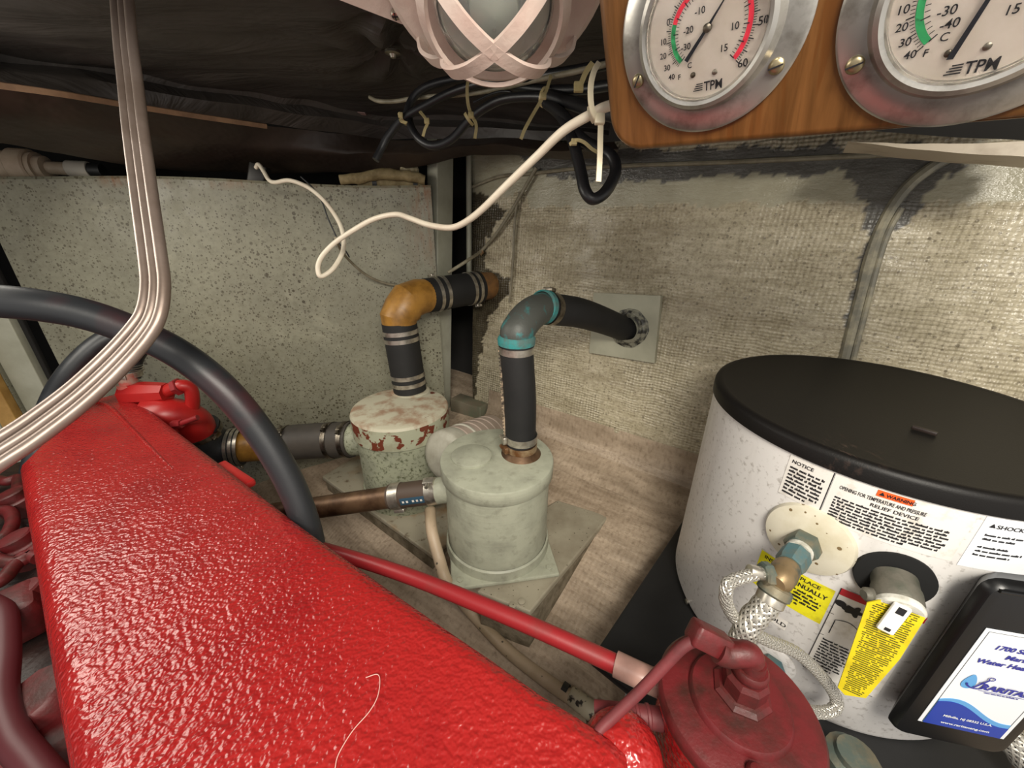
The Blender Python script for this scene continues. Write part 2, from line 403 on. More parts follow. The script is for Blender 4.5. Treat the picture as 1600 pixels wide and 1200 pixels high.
M['cable_white'] = simple('white_cable', 'dcd2be', .4, 0, 'cdbba8', 10, .45, .75)
M['cable_grey'] = simple('painted_grey_cord', '8d8672', .55, 0, '736b58', 40, .4, .65, .3, 150)
M['cable_black'] = simple('black_cable', '17171a', .4, 0, '212123', 20); M['tie'] = simple('yellowed_nylon', 'c2b284', .4, 0, 'ab9a6a', 30)
M['tie_white'] = simple('white_nylon', 'd2c6ac', .4)
M['tube'] = simple('painted_copper_tube', '8f8077', .36, .5, '75655a', 16, .42, .7, .08, 120)
M['hose_tan'] = simple('tan_hose', 'b09c84', .5, 0, '9d8b70', 14, .4, .7, .1, 100, spots=(120, .25, '4d4436'))
M['tape'] = simple('black_tape', '1f1f1f', .5); M['sleeve'] = simple('clear_plastic_sleeve', 'a9857a', .25, 0, '94736a', 20)
M['cream'] = simple('cream_beam_paint', 'c3b7a4', .5, 0, '8c7a66', 14, .55, .75, .3, 90)
M['plastic_tan'] = simple('aged_tan_plastic', 'b5a38e', .5, 0, '9c8b76', 22, .4, .7)
M['lagging'] = simple('painted_pipe_lagging', '93835f', .7, 0, '6f603f', 40, .4, .65, .6, 90, .002)
M['yellow_wood'] = simple('yellow_pine', 'b58d4c', .6, 0, '9c7538', 20); M['grime'] = simple('oily_grime', '1c1512', .5, 0, '33201b', 30, .4, .7, .6, 60, .004)
M['green'] = simple('green_paint', '4d5f43', .5); M['thread'] = simple('pale_thread', 'd9a79d', .6)

# ================================================================== SETTING
def fpt(s, h):      # point on the floor plane, s along the hull side, h inboard distance
    p = B0 + AW * s - OW * h
    return Vector((p.x, p.y, floor_z(p.x, p.y)))
def nz(p, s, a): return noise.noise(Vector(p) * s) * a
mb = MB()
mb.grid(lambda u, v: (lambda p: p + Vector((0, 0, nz(p, 6, .004) + nz(p, 23, .0015))))(fpt(-1.1 + 2.6 * u, -.12 + 1.5 * v)), 110, 70, lambda u, v: (2.6 * u, 1.5 * v))
flr = struct('floor', mb, M['floor'])
# fillet tape along the floor / hull joint
mb = MB()
prof = [(-.012, .075), (.0, .02), (.012, .003), (.05, .004), (.085, .0005)]
def filp(u, v):
    k = v * (len(prof) - 1); i = min(int(k), len(prof) - 2); f = k - i
    h = prof[i][0] * (1 - f) + prof[i + 1][0] * f; z = prof[i][1] * (1 - f) + prof[i + 1][1] * f
    p = fpt(-.16 + 1.6 * u, max(h, 0.0)); p.z += z + nz(p, 30, .002) * (1 if .1 < v < .9 else 0)
    if h < 0: p += OW * (z * math.tan(TILT))
    return p + (-OW * .002)
mb.grid(filp, 90, 12, lambda u, v: (1.6 * u, .1 * v + .3))
struct('tabbing_strip', mb, M['floor'], flr)

# hull side with woven roving and paint patches
SW0, SW1, HW0, HW1 = -0.17, 1.5, -0.06, 0.80
def hull_sh(P):
    d = P - B0; return d.dot(AW), d.dot(WV)
def hull_pt(s, h, off=0.0): return B0 + AW * s + WV * h - WN * off
NU, NVV = 360, 200
mb = MB()
sa, sb = hull_sh(pwl(737, 262)), hull_sh(pwl(739, 636))
def s0(v):
    h = HW0 + (HW1 - HW0) * v; return sb[0] + (sa[0] - sb[0]) * (h - sb[1]) / (sa[1] - sb[1])
def s_uv(u, v): return s0(v) + (SW1 - s0(v)) * u, HW0 + (HW1 - HW0) * v
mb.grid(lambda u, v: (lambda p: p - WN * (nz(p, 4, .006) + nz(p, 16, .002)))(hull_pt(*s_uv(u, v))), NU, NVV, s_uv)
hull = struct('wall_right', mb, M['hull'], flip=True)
def inpoly(x, y, poly):
    r = False; n = len(poly)
    for i in range(n):
        x1, y1 = poly[i]; x2, y2 = poly[i - 1]
        if (y1 > y) != (y2 > y) and x < (x2 - x1) * (y - y1) / (y2 - y1) + x1: r = not r
    return r
def hp(pts): return [hull_sh(pwl(*q)) for q in pts]
P_smooth = hp([(700, 240), (1700, 225), (1700, 318), (1500, 322), (1345, 318), (1100, 318), (830, 325), (820, 300), (700, 320)])
P_grey = hp([(800, 235), (1500, 225), (1508, 262), (1470, 280), (1432, 305), (1440, 325), (1420, 350), (1385, 362), (1362, 400), (1345, 480), (1330, 560), (1310, 570), (1325, 480), (1345, 400), (1352, 320), (1330, 285), (1310, 272), (1180, 272), (1050, 282), (930, 285), (840, 272)])
P_stain_shadow = hp([(690, 300), (752, 300), (790, 330), (760, 372), (758, 420), (800, 436), (790, 470), (765, 490), (748, 560), (742, 640), (690, 660)])  # dark corner stain with the level hose's cast shadow painted into it
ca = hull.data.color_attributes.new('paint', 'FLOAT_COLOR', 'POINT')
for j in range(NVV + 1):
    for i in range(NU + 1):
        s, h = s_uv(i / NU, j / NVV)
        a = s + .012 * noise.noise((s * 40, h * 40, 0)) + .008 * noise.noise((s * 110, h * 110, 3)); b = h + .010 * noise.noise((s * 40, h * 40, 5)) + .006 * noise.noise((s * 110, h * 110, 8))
        ca.data[j * (NU + 1) + i].color = (1.0 if inpoly(a, b, P_grey) else 0, 1.0 if inpoly(a, b, P_smooth) else 0, 1.0 if inpoly(a, b, P_stain_shadow) else 0, 1)
# glassed-over cable ridge on the hull side
def wpath(pts, off): return [pwl(x, y, off) for x, y in pts]
mb = MB()
rp = [(1490, 243), (1455, 262), (1420, 290), (1395, 322), (1374, 362), (1358, 410), (1345, 460), (1332, 510), (1318, 566), (1300, 640)]
mb.tube(wpath(rp, .002), .0075, 8, 8, rad=[.007, .0075, .008, .0078, .0075, .0085, .0075, .008, .0075, .0075])
mb.tube(wpath([(x + 13, y + 3) for x, y in rp[3:]], .002), .0045, 8, 8)
struct('cable_ridge', mb, simple('ridge_grey', '7a776a', .5, 0, 'a39c85', 40, .45, .65, .4, 120, .002), hull)
mb = MB()
mb.tube(wpath([(738, 292), (780, 276), (832, 271), (905, 263), (1000, 258), (1120, 254), (1250, 248), (1420, 240)], .003), .004, 8, 6)
struct('cord_ridge', mb, M['cable_grey'], hull)

# back bulkhead: a painted tank face with a top shelf
def bk(u, v, off=0.0): return BP + BD * u + Vector((0, 0, v)) - BN * off
U0 = (pbk(0, 370) - BP).dot(BD)
mb = MB()
def bulk_top(u): return 0.0 + (.004 * math.sin(u * 9))
ul = (pbk(38, 460) - BP).dot(BD)
mb.grid(lambda u, v: (lambda uu, vv: bk(uu, vv, nz((uu, vv, 0), 3, .006)))(ul + (0.012 - ul) * u, -.78 + (.78 + bulk_top(ul + (.012 - ul) * u)) * v), 60, 40)
# rolled top edge and shelf behind
mb.grid(lambda u, v: (lambda uu: bk(uu, bulk_top(uu) + .006 * math.sin(min(v * 8, 1) * PI / 2), nz((uu, 0, 0), 3, .006) - .006 * (1 - math.cos(min(v * 8, 1) * PI / 2)) - max(0, v - .125) * .25))(ul + (0.012 - ul) * u), 60, 12)
bulk = struct('wall_back', mb, M['bulk'])
# dark locker space behind and around
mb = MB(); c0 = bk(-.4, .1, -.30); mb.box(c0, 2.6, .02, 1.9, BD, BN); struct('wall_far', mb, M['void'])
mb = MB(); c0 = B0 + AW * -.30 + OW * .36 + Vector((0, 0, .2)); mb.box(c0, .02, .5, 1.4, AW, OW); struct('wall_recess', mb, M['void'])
# corner post
mb = MB(); e = pfl(684, 655); dr_ = ray(683, 225); et = dr_ * (e.y / dr_.y); zax = (et - e).normalized()
mb.box(e.lerp(et, .5) - AW * .018 + OW * .028, .036, .056, (et - e).length + .06, AW, OW, zax, .003)
struct('trim_1', mb, M['post'])
# conduit at the left edge of the hull side
mb = MB(); q = pwl(733, 425, .012); qt = pwl(733, 250, .012)
mb.tube([q, qt + Vector((0, 0, .02))], .0075, 10, 1); struct('trim_2', mb, M['post'])
# stub block at the foot of the post
mb = MB(); a = pfl(705, 640); b_ = pfl(752, 655); d = (b_ - a)
mb.box((a + b_) / 2 + Vector((0, 0, .018)) + OW * .02, d.length, .05, .045, d, Vector((0, 0, 1)).cross(d), (0, 0, 1), .004)
solo('stub_block', mb, simple('stub_paint', '7d7462', .65, 0, '6b7560', 20, .45, .7, .3, 80), 'short grey painted block lying at the foot of the corner post', 'block')

# boards to the left of the bulkhead
def vboard(name, x0, y0, x1, y1, off, mat, th=.02):
    a = pbk(x0, y0, off); b = pbk(x1, y1, off); wd = (b - a).dot(BD)
    mb = MB(); c0 = a + BD * (wd / 2); c0.z = -.36
    mb.box(c0, abs(wd), th, .86, BD, BN, (0, 0, 1), .002)
    return struct(name, mb, mat)
vboard('trim_3', -60, 560, 42, 560, -.03, M['void'])
vboard('trim_4', -75, 545, -8, 545, .01, M['bulk'], .03)
vboard('trim_5', 8, 560, 56, 560, .004, M['post'], .03)
vboard('trim_6', -28, 600, 2, 600, .035, M['yellow_wood'], .02)
vboard('trim_7', -80, 600, -30, 600, .03, M['post'], .02)
vboard('trim_8', 50, 540, 58, 540, .003, M['void'], .01)

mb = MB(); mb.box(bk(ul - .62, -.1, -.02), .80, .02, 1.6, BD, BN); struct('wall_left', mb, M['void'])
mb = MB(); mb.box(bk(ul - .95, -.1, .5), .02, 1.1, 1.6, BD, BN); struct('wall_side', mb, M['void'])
# overhead: insulation pads
ZC = .22
def hz(pts, z): return [pz(x, y, z) for x, y in pts]
L0 = [Vector((-1.25, .25, ZC + .01)), Vector((-.7, .2, ZC + .01)), Vector((-.35, .2, ZC + .01)), Vector((0.0, .2, ZC + .01)), Vector((.3, .2, ZC + .01)), Vector((.62, .2, ZC + .01)), Vector((.95, .25, ZC + .01))]
L1 = hz([(-120, 68), (0, 88), (150, 108), (300, 132), (450, 155), (600, 176)], ZC) + [px(780, 186, .80), px(960, 200, .72)]
L2 = [p + Vector((0, .02, -.035)) for p in L1]
def lerp_rows(rows, v):
    k = v * (len(rows) - 1); i = min(int(k), len(rows) - 2); return i, k - i
def row_pt(row, u):
    k = u * (len(row) - 1); i = min(int(k), len(row) - 2); return row[i].lerp(row[i + 1], k - i)
SCREWS = [pz(615, 97, ZC), pz(612, 20, ZC + .005), pz(330, 40, ZC)]
def wr(p):
    d = nz(p, 5, .012) + nz((p.x * 3, p.y * 11, 1), 2, .006)
    for s in SCREWS[:2]:
        q = p - s; r = math.hypot(q.x, q.y)
        an = math.atan2(q.y, q.x)
        d += .016 * math.exp(-r * r / .0025) + .008 * math.exp(-((r - .05) / .045) ** 2) * math.cos(an * 7 + 1)
    return d
def loft(rows, nu, nv, disp):
    def fn(u, v):
        i, f = lerp_rows(rows, v); p = row_pt(rows[i], u).lerp(row_pt(rows[i + 1], u), f)
        return p + Vector((0, 0, disp(p)))
    mb = MB(); mb.grid(fn, nu, nv); return mb
mb = MB(); mb.box((-.1, .95, ZC + .11), 3.2, 2.0, .02); ceil_ = struct('ceiling', mb, M['void'])
mb = loft([L0, [a.lerp(b, .6) for a, b in zip(L0, L1)], L1, [p + Vector((0, .008, -.010)) for p in L1]], 150, 110, wr)
struct('insulation_pad_or_shade_sheet', mb, M['pad'], ceil_)
L2b = hz([(-120, 112), (0, 128), (100, 143), (200, 160), (400, 192), (600, 216)], ZC - .045) + [px(780, 216, .80), px(960, 222, .70)]
mb = loft([[p + Vector((0, .012, .0)) for p in L1], [a.lerp(b, .5) + Vector((0, -.012, 0)) for a, b in zip(L1, L2b)], L2b], 90, 14, lambda p: nz(p, 9, .006))
struct('insulation_pad_or_shade_sheet', mb, M['pad'], ceil_)
# sagging dark duct under the pad
L3 = [px(x, y, t) for x, y, t in ((-120, 205, .55), (0, 222, .62), (100, 240, .70), (220, 262, .80), (400, 274, .92), (600, 268, .92), (740, 243, .84), (960, 250, .72))]
L2c = [row_pt(L2b, i / 7) + Vector((0, .0, -.002)) for i in range(8)]
mb = loft([L2c, [a.lerp(b, .45) + Vector((0, -.035, -.004)) for a, b in zip(L2c, L3)], L3, [p + Vector((.03, .14, .03)) for p in L3]], 90, 26, lambda p: nz(p, 7, .008) + nz(p, 19, .003))
struct('insulation_pad_or_shade_sheet', mb, M['pad_brown'], ceil_)
mb = MB(); st = hz([(-60, 121), (0, 131), (100, 145), (200, 162), (300, 178), (420, 196)], ZC - .05)
mb.sweep([p + Vector((0, -.008, -.003)) for p in st], [Vector((0, -1, -.4))] * len(st), .008, .003); struct('edge_tape', mb, M['tan'], ceil_)
mb = MB(); st = [px(x, y, .84) for x, y in ((425, 152), (470, 158), (520, 167), (572, 172))]
mb.tube(st, .009, 8, 4, rad=[.003, .007, .009, .01]); struct('torn_tape', mb, simple('pinkish_tape', '6f5853', .5), ceil_)
for s in SCREWS[:2]:
    mb = MB(); mb.lathe([(.001, -.006), (.004, -.005), (.006, -.001), (.012, 0), (.012, .003)], s + Vector((0, 0, .010)), (0, 0, 1), 16); struct('pad_screw', mb, M['screw'], ceil_)
# pale beam above the hull side at the right
mb = MB()
A_ = [px(1325, 222, .47), px(1480, 238, .43), px(1660, 248, .39)]
mb.grid(lambda u, v: (lambda p: p + Vector((0, 0, .017 * v * u)) + OW * (.003 * v) + Vector((0, 0, nz(p, 30, .0015))))(row_pt(A_, u)), 24, 6)
mb.grid(lambda u, v: (lambda p: p + OW * (.10 * v) + Vector((0, 0, .002 * v + nz(p, 30, .0015))))(row_pt(A_, u)), 24, 6)
mb.grid(lambda u, v: (lambda p: p + Vector((0, 0, .017 * u)) + OW * (.003 + .10 * v) + Vector((0, 0, nz(p, 30, .0015))))(row_pt(A_, u)), 24, 6)
struct('trim_9', mb, M['cream'])

mb = MB()
mb.grid(lambda u, v: (lambda p: p + OW * (.022 + .01 * v) + Vector((0, 0, .012 + .16 * v + nz(p, 20, .003))))(row_pt([px(940, 232, .60), px(1120, 225, .54), px(1325, 214, .47), px(1480, 230, .43), px(1660, 240, .39)], u)), 30, 8)
struct('insulation_pad_or_shade_sheet', mb, M['void'], ceil_)  # dark sheet standing in for the gauge board's shadow above the beam

# ================================================================== helpers for fittings
def clamp(parent, c, ax, r, wd=.009, screw_dir=None, mat='steel', th=.0012, name='hose_clamp'):
    c = Vector(c); ax, u, v = basis(ax)
    mb = MB(); mb.lathe([(r, -wd / 2), (r + th, -wd / 2), (r + th, wd / 2), (r, wd / 2)], c, ax, 40, False)
    b = mb.build(name, M[mat], parent)
    if screw_dir is not None:
        d = Vector(screw_dir); d = (d - ax * d.dot(ax)).normalized(); tg = ax.cross(d)
        m2 = MB(); m2.box(c + d * (r + th + .003), wd * 1.05, .014, .007, ax, tg, d, .0015)
        m2.tube([c + d * (r + th + .004) - tg * .007, c + d * (r + th + .004) - tg * .016], .0035, 8, 1)
        m2.build('clamp_screw', M[mat], b)
    return b
def hexnut(mb, c, ax, r, h, bev=True):
    mb.lathe([(r * .9, 0), (r, h * .12), (r, h * .88), (r * .9, h)], c, ax, 6, True); return mb
def up(p, d=0): return Vector(p) + Vector((0, 0, d))

# ================================================================== MUFFLERS AND EXHAUST RUNS
MF = Vector((-.0255, .5752, 0)); MZ = -.388
th_ = thing('exhaust_muffler', 'pale grey muffler with a round raised cover on its lid, on the front board', 'muffler', (MF.x, MF.y, -.586))
mb = MB(); mb.lathe([(.0945, -.410), (.0945, -.45), (.0945, -.560)], MF, n=72, cap=False); mb.build('body', M['grey'], th_)
mb = MB(); mb.lathe([(.0948, -.414), (.0985, -.4155), (.1005, -.413), (.1005, -.3905), (.0995, -.3883), (.097, -.3877), (.0, -.3870)], MF, n=72, cap=False); lid_m = mb.build('lid', M['grey'], th_)
so = pz(737, 714, MZ); mb = MB(); mb.lathe([(.036, -.002), (.036, .003), (.033, .0048), (0, .005)], Vector((so.x, so.y, MZ + .001)), n=40); mb.build('inspection_cover', M['grey'], lid_m)
mb = MB(); mb.lathe([(.0955, -.5585), (.0985, -.561), (.099, -.566), (.100, -.578)], MF, n=72, cap=False); mb.build('foot_ring', M['grey'], th_)
# square foot plate
c1, c2 = pz(706, 920, -.578), pz(876, 896, -.578)
ed = (c2 - c1); ed.z = 0; ed.normalize(); en = Vector((-ed.y, ed.x, 0)); hw = .5 * (c2 - c1).length
cc = (c1 + c2) / 2 + en * (hw - .004); cc = Vector((MF.x, MF.y, 0)) * .4 + Vector((cc.x, cc.y, 0)) * .6
mb = MB(); mb.box(Vector((cc.x, cc.y, -.582)), 2 * hw, 2 * hw, .008, ed, en, (0, 0, 1), .003)
plate = mb.build('foot_plate', M['grey'], th_)
for (a, b) in ((1, -1), (-1, -1), (1, 1)):
    mb = MB(); hexnut(mb, Vector((cc.x, cc.y, -.579)) + ed * (a * (hw - .016)) + en * (b * (hw - .016)), (0, 0, 1), .006, .004); mb.build('bolt', M['grey'], plate)
S = pz(814, 708, MZ); S = Vector((S.x, S.y, 0)); RH = .0262
mb = MB(); mb.lathe([(RH + .010, -.3875), (RH + .004, -.382), (RH - .001, -.378), (RH - .001, -.345)], S, n=40); mb.build('outlet_stub', M['rust'], th_)
def at_y(x, y, Y):
    d = ray(x, y); return d * (Y / d.y)
# inlet pipe with its coupling
i0 = Vector((MF.x - .0935, MF.y - .012, 0)); q1 = px(690, 766, .70); q0 = px(610, 776, .715); qf = px(425, 803, .75)
ax1 = (q0 - q1).normalized()
mb = MB(); mb.lathe([(.024, -.03), (.024, .012), (.0215, .0125)], q1 + ax1 * .004, ax1, 32); mb.build('inlet_stub', M['grey'], th_)
t_ = thing('exhaust_pipe', 'brown rusty exhaust pipe running from the engine to the front grey muffler', 'pipe', qf)
mb = MB(); mb.tube([qf, q0 + (q1 - q0) * .4], .0205, 28, 1); mb.build('tube', M['rust'], t_)
mb = MB(); mb.lathe([(.0232, 0), (.0232, (q1 - q0).length * .98)], q0, q1 - q0, 36); cp_ = mb.build('coupling', simple('coupling_rubber', '4b3d33', .55), t_)
for k in (.14, .84): clamp(cp_, q0.lerp(q1, k), ax1, .0234, .019, Vector((0, -.2, 1)) if k > .5 else Vector((-.1, -.3, -1)), 'steel')
mb = MB(); aa = (q1 - q0).normalized(); _, bu, bv = basis(aa)
def cyl_patch(c, ax, up_, r, a0, a1, h0, h1, n=14):
    ax = Vector(ax).normalized(); up_ = (Vector(up_) - ax * Vector(up_).dot(ax)).normalized(); sd = ax.cross(up_)
    return lambda u, v: Vector(c) + ax * (h0 + (h1 - h0) * u) + (up_ * math.cos(a0 + (a1 - a0) * v) + sd * math.sin(a0 + (a1 - a0) * v)) * r
ln = (q1 - q0).length
tocam = -q0.normalized()
f_ = cyl_patch(q0, aa, tocam, .0236, .25, .85, ln * .28, ln * .74)
mb.grid(f_, 2, 8); bl = mb.build('label_band', simple('blue_grey_label', '2f4a5c', .45), cp_)
mb = MB()
for k in range(5):
    g = cyl_patch(q0, aa, tocam, .02375, .48, .66, ln * (.32 + .075 * k + (.04 if k > 1 else 0)), ln * (.36 + .075 * k + (.04 if k > 1 else 0))); mb.grid(g, 1, 3)
mb.build('lettering', M['paper'], cp_)

# rising hose 2, bronze elbow, hose to the hull fitting
eb = at_y(807, 536, S.y + .004)
h_bot = Vector((S.x, S.y, -.378))
t_ = thing('exhaust_hose', 'upright black hose rising from the front muffler to the green bronze elbow', 'hose', h_bot)
mb = MB(); mid = h_bot.lerp(eb, .5) + Vector((.002, 0, 0)); mb.tube([up(h_bot, .012), h_bot.lerp(eb, .15), mid, h_bot.lerp(eb, .85), up(eb, .006)], RH + .0012, 32, 6); mb.build('hose', M['rubber_matt'], t_)
clamp(t_, up(h_bot, .024), (0, 0, 1), RH + .0016, .013, Vector((-1, -.35, 0)), 'steel')
clamp(t_, up(h_bot, .006), (0, 0, 1), RH + .001, .012, Vector((-1, -.5, 0)), 'rust_band')
clamp(t_, up(eb, -.010), (0, 0, 1), RH + .0016, .011, None, 'steel')
seam = [h_bot.lerp(eb, k) + Vector((-.0268, -.005, 0)) for k in (.12, .35, .6, .82, .97)]
mb = MB(); mb.tube(seam, .0013, 6, 4)
for k in range(26):
    p = h_bot.lerp(eb, .14 + .8 * k / 25) + Vector((-.028, -.005, 0)); mb.box(p, .004, .003, .002)
mb.build('stitched_seam', simple('pale_seam', 'a8947c', .7, 0, '3a332c', 90, .45, .6), t_)
he = px(853, 481, eb.dot(FWD) + .055); hq = pwl(973, 513, .02)
RB = RH - .001
d_out = (px(885, 487, he.dot(FWD) + .05) - he).normalized()
top = Vector((eb.x + .004, eb.y + .006, he.z - .002))
t_ = thing('exhaust_elbow', 'bronze elbow with turquoise verdigris on top of the upright black hose', 'pipe elbow', eb)
mb = MB(); mb.tube([up(eb, -.006), up(eb, .012), up(eb, .022) + d_out * .004, top.lerp(he, .35) + Vector((0, 0, -.002)), he - d_out * .008, he + d_out * .012], RB, 36, 8, rad=[RB, RB + .0015, RB + .002, RB + .002, RB + .001, RB]); el = mb.build('bend', M['bronze'], t_)
mb = MB(); mb.lathe([(RB, -.004), (RB + .005, -.003), (RB + .0055, .006), (RB + .003, .010), (RB + .001, .012)], up(eb, .002), (0, 0, 1), 40, False); mb.build('bead_ring', M['verdigris'], t_)
mb = MB(); mb.lathe([(RB + .001, -.014), (RB + .0045, -.011), (RB + .005, -.002), (RB + .002, 0)], he - d_out * .002, d_out, 40, False); mb.build('bead_ring', M['verdigris'], t_)
t_ = thing('exhaust_hose', 'black hose drooping from the bronze elbow to the square plate on the hull side', 'hose', he)
hp_ = [he + d_out * .000, he + d_out * .03, px(905, 489, he.dot(FWD) * .55 + hq.dot(FWD) * .45 - .015), px(940, 500, he.dot(FWD) * .3 + hq.dot(FWD) * .7 - .006), hq, hq + (hq - px(940, 502, he.dot(FWD) * .3 + hq.dot(FWD) * .7)).normalized() * .04]
mb = MB(); mb.tube(hp_, RH + .001, 32, 8, rad=[RH + .0012, RH + .0022, RH + .002, RH + .001, RH, RH]); mb.build('hose', M['rubber_matt'], t_)
clamp(t_, he + d_out * .011, d_out, RH + .0022, .014, Vector((-.2, 0, 1)), 'steel_dull')
pcs = [pwl(x, y, .001) for x, y in ((931, 457), (1035, 462), (1025, 566), (924, 550))]
t_ = thing('hull_plate', 'square pale grey plate on the hull side around the black hose', 'plate', (pcs[2] + pcs[3]) / 2)
mb = MB(); mb.prism([p - WN * .012 for p in pcs], WN * .016); pl_ = mb.build('plate', simple('plate_paint', 'b2b09b', .5, 0, 'a09e8a', 12, .4, .7, .12, 90), t_, False)
dr = (hp_[-1] - hp_[-2]).normalized(); pc0 = pwl(983, 513, .014)
mb = MB()
for k, (r0, hh) in enumerate(((RH + .016, .001), (RH + .012, .006), (RH + .007, .010))):
    mb.lathe([(r0, 0), (r0, hh * .6), (r0 - .004, hh + .001), (RH - .002, hh + .002)], pc0, -WN, 40, False)
for v_ in mb.v: v_ += Vector((nz(v_, 90, .0025), nz(v_ + Vector((3, 0, 0)), 90, .0025), nz(v_ + Vector((0, 7, 0)), 90, .0025)))
mb.build('sealant_collar', simple('messy_sealant', '8a8878', .5, 0, '2a2824', 60, .44, .56, .4, 150), pl_)

# back muffler
MK = Vector((-.261, .800, 0)); RK = .11; ZK = -.400; BZ = -.632
t_ = thing('exhaust_muffler', 'mildewed grey muffler with a flaking rusty lid, standing on the back board', 'muffler', (MK.x, MK.y, BZ))
mb = MB(); mb.lathe([(.1055, -.452), (.1045, -.47), (.1045, -.600)], MK, n=64, cap=False); mb.build('body', M['grey_mildew'], t_)
mb = MB(); mb.lathe([(.106, -.458), (.1105, -.456), (.111, -.45), (.111, -.408)], MK, n=64, cap=False); rim = mb.build('lid_rim', M['flake_rim'], t_)
mb = MB(); mb.lathe([(.111, -.408), (.1085, -.4025), (.103, -.4005), (.05, -.3985), (0, -.398)], MK, n=64, cap=False); mb.build('lid', M['flake'], t_)
mb = MB(); mb.lathe([(.1045, -.596), (.1075, -.599), (.108, -.606), (.1085, BZ)], MK, n=64, cap=False); mb.build('foot_ring', M['grey_mildew'], t_)
T1 = pz(641, 611, ZK); T1 = Vector((T1.x, T1.y, 0)); RJ = .0405
mb = MB(); mb.lathe([(RJ + .008, ZK), (RJ + .002, ZK + .003), (RJ - .003, ZK + .0035), (RJ - .003, ZK + .03)], T1, n=40); mb.build('outlet_stub', M['flake'], t_)
kin = px(553, 686, .93); kl = px(470, 690, .95)
axk = (kl - kin).normalized()
mb = MB(); mb.lathe([(RJ - .001, -.06), (RJ - .001, .03)], kin, axk, 36); mb.build('inlet_stub', M['grey_mildew'], t_)
# inlet run from the engine
k2 = px(440, 694, .945); k3 = px(376, 698, .935)
t_ = thing('exhaust_hose', 'dark grey hose joining the amber pipe to the back muffler', 'hose', kl)
mb = MB(); mb.tube([k2, kl, kin + axk * .002], RJ + .003, 36, 4); mb.build('hose', simple('greyed_rubber', '3a3632', .6, 0, '4a443d', 14, .4, .7, .2, 120), t_)
for k in (.035, .075): clamp(t_, kin.lerp(kl, k / .14 * 1.0) if False else kin + axk * (k - .02), axk, RJ + .0034, .011, Vector((0, -.5, 1)) if k < .05 else Vector((0, -.3, 1)), 'steel_dull')
clamp(t_, k2 - (k2 - kl).normalized() * .014, (kl - k2), RJ + .0034, .011, Vector((0, -.4, 1)), 'steel_dull')
t_ = thing('exhaust_pipe', 'short amber yellow pipe between two black hoses, behind the red engine', 'pipe', k3)
mb = MB(); mb.tube([k2 + (kl - k2).normalized() * .02, k2, k3, k3 + (k3 - k2).normalized() * .02], RJ - .003, 36, 3); mb.build('tube', M['amber'], t_)
k4 = px(348, 700, .925); k5 = px(322, 690, .90); k6 = px(306, 668, .87)
t_ = thing('exhaust_hose', 'bent black rubber elbow hose clamped to the red engine outlet', 'hose', k4)
mb = MB(); mb.tube([k3 - (k3 - k4).normalized() * -.004, k4, k5, k6], RJ + .004, 36, 6); mb.build('hose', M['rubber'], t_)
axc = (k3 - k4).normalized()
for q in (-.006, .004, .014): clamp(t_, k3 + axc * (q - .012), axc, RJ + .0046, .007, Vector((0, -.6, -1)) if q > .01 else None, 'steel')
clamp(t_, k6.lerp(k5, .25), (k6 - k5), RJ + .0045, .012, Vector((1, -.3, .4)), 'steel_dull')

# rising hose 1, amber elbow, horizontal hose into the hull
e1 = at_y(623, 506, T1.y + .006); e1.x = px(624, 506, e1.dot(FWD)).x
hb_ = Vector((T1.x, T1.y, ZK + .003))
t_ = thing('exhaust_hose', 'upright black hose with four bright bands on the flaking muffler', 'hose', hb_)
mb = MB(); mb.tube([hb_, hb_.lerp(e1, .3), hb_.lerp(e1, .7), up(e1, .004)], RJ, 36, 5); mb.build('hose', M['rubber_matt'], t_)
axh = (e1 - hb_).normalized()
for k, sd in ((.022, (1, -.6, 0)), (.042, (1, -.4, 0))): clamp(t_, hb_ + axh * k, axh, RJ + .0004, .010, None, 'steel', .0016)
Lh = (e1 - hb_).length
for k in (.018, .036): clamp(t_, hb_ + axh * (Lh - k), axh, RJ + .0004, .010, None, 'steel', .0016)
e3 = px(668, 462, e1.dot(FWD) + .035); e4 = pwl(748, 449, .03)
dh = (e4 - e3).normalized(); e2 = Vector((e1.x, e1.y, e3.z)) + dh * .012
t_ = thing('exhaust_elbow', 'amber yellow mitred elbow above the flaking muffler', 'pipe elbow', e1)
mb = MB(); RA = RJ + .001
mb.tube([up(e1, -.012), up(e1, .016), e1.lerp(e2, .58) + dh * .006, e2.lerp(e3, .22) + Vector((0, 0, -.006)), e2.lerp(e3, .62), e3 + dh * .015], RA, 36, 1, rad=[RA - .003, RA + .001, RA + .003, RA + .003, RA + .001, RA - .003]); mb.build('bend', M['amber'], t_, angle=22)
t_ = thing('exhaust_hose', 'level black hose from the amber elbow into the hull side', 'hose', e3)
mb = MB(); mb.tube([e3 - dh * .006, e3.lerp(e4, .5), e4], RJ + .001, 36, 4); mb.build('hose', M['rubber_matt'], t_)
Lk = (e4 - e3).length
for k in (.022, .042, Lk - .034, Lk - .016): clamp(t_, e3 + dh * k, dh, RJ + .0014, .009, (Vector((-.3, 0, 1)) if abs(k - .022) < .001 else Vector((0, -.4, -1)) if k > Lk - .02 else None), 'steel', .0015)
mb = MB(); mb.lathe([(RJ - .004, -.03), (RJ - .003, .012), (RJ - .006, .06)], e4, dh, 32)
solo('exhaust_pipe', mb, M['pipe_plug'], 'brown pipe end where the level hose enters the hull side', 'pipe')

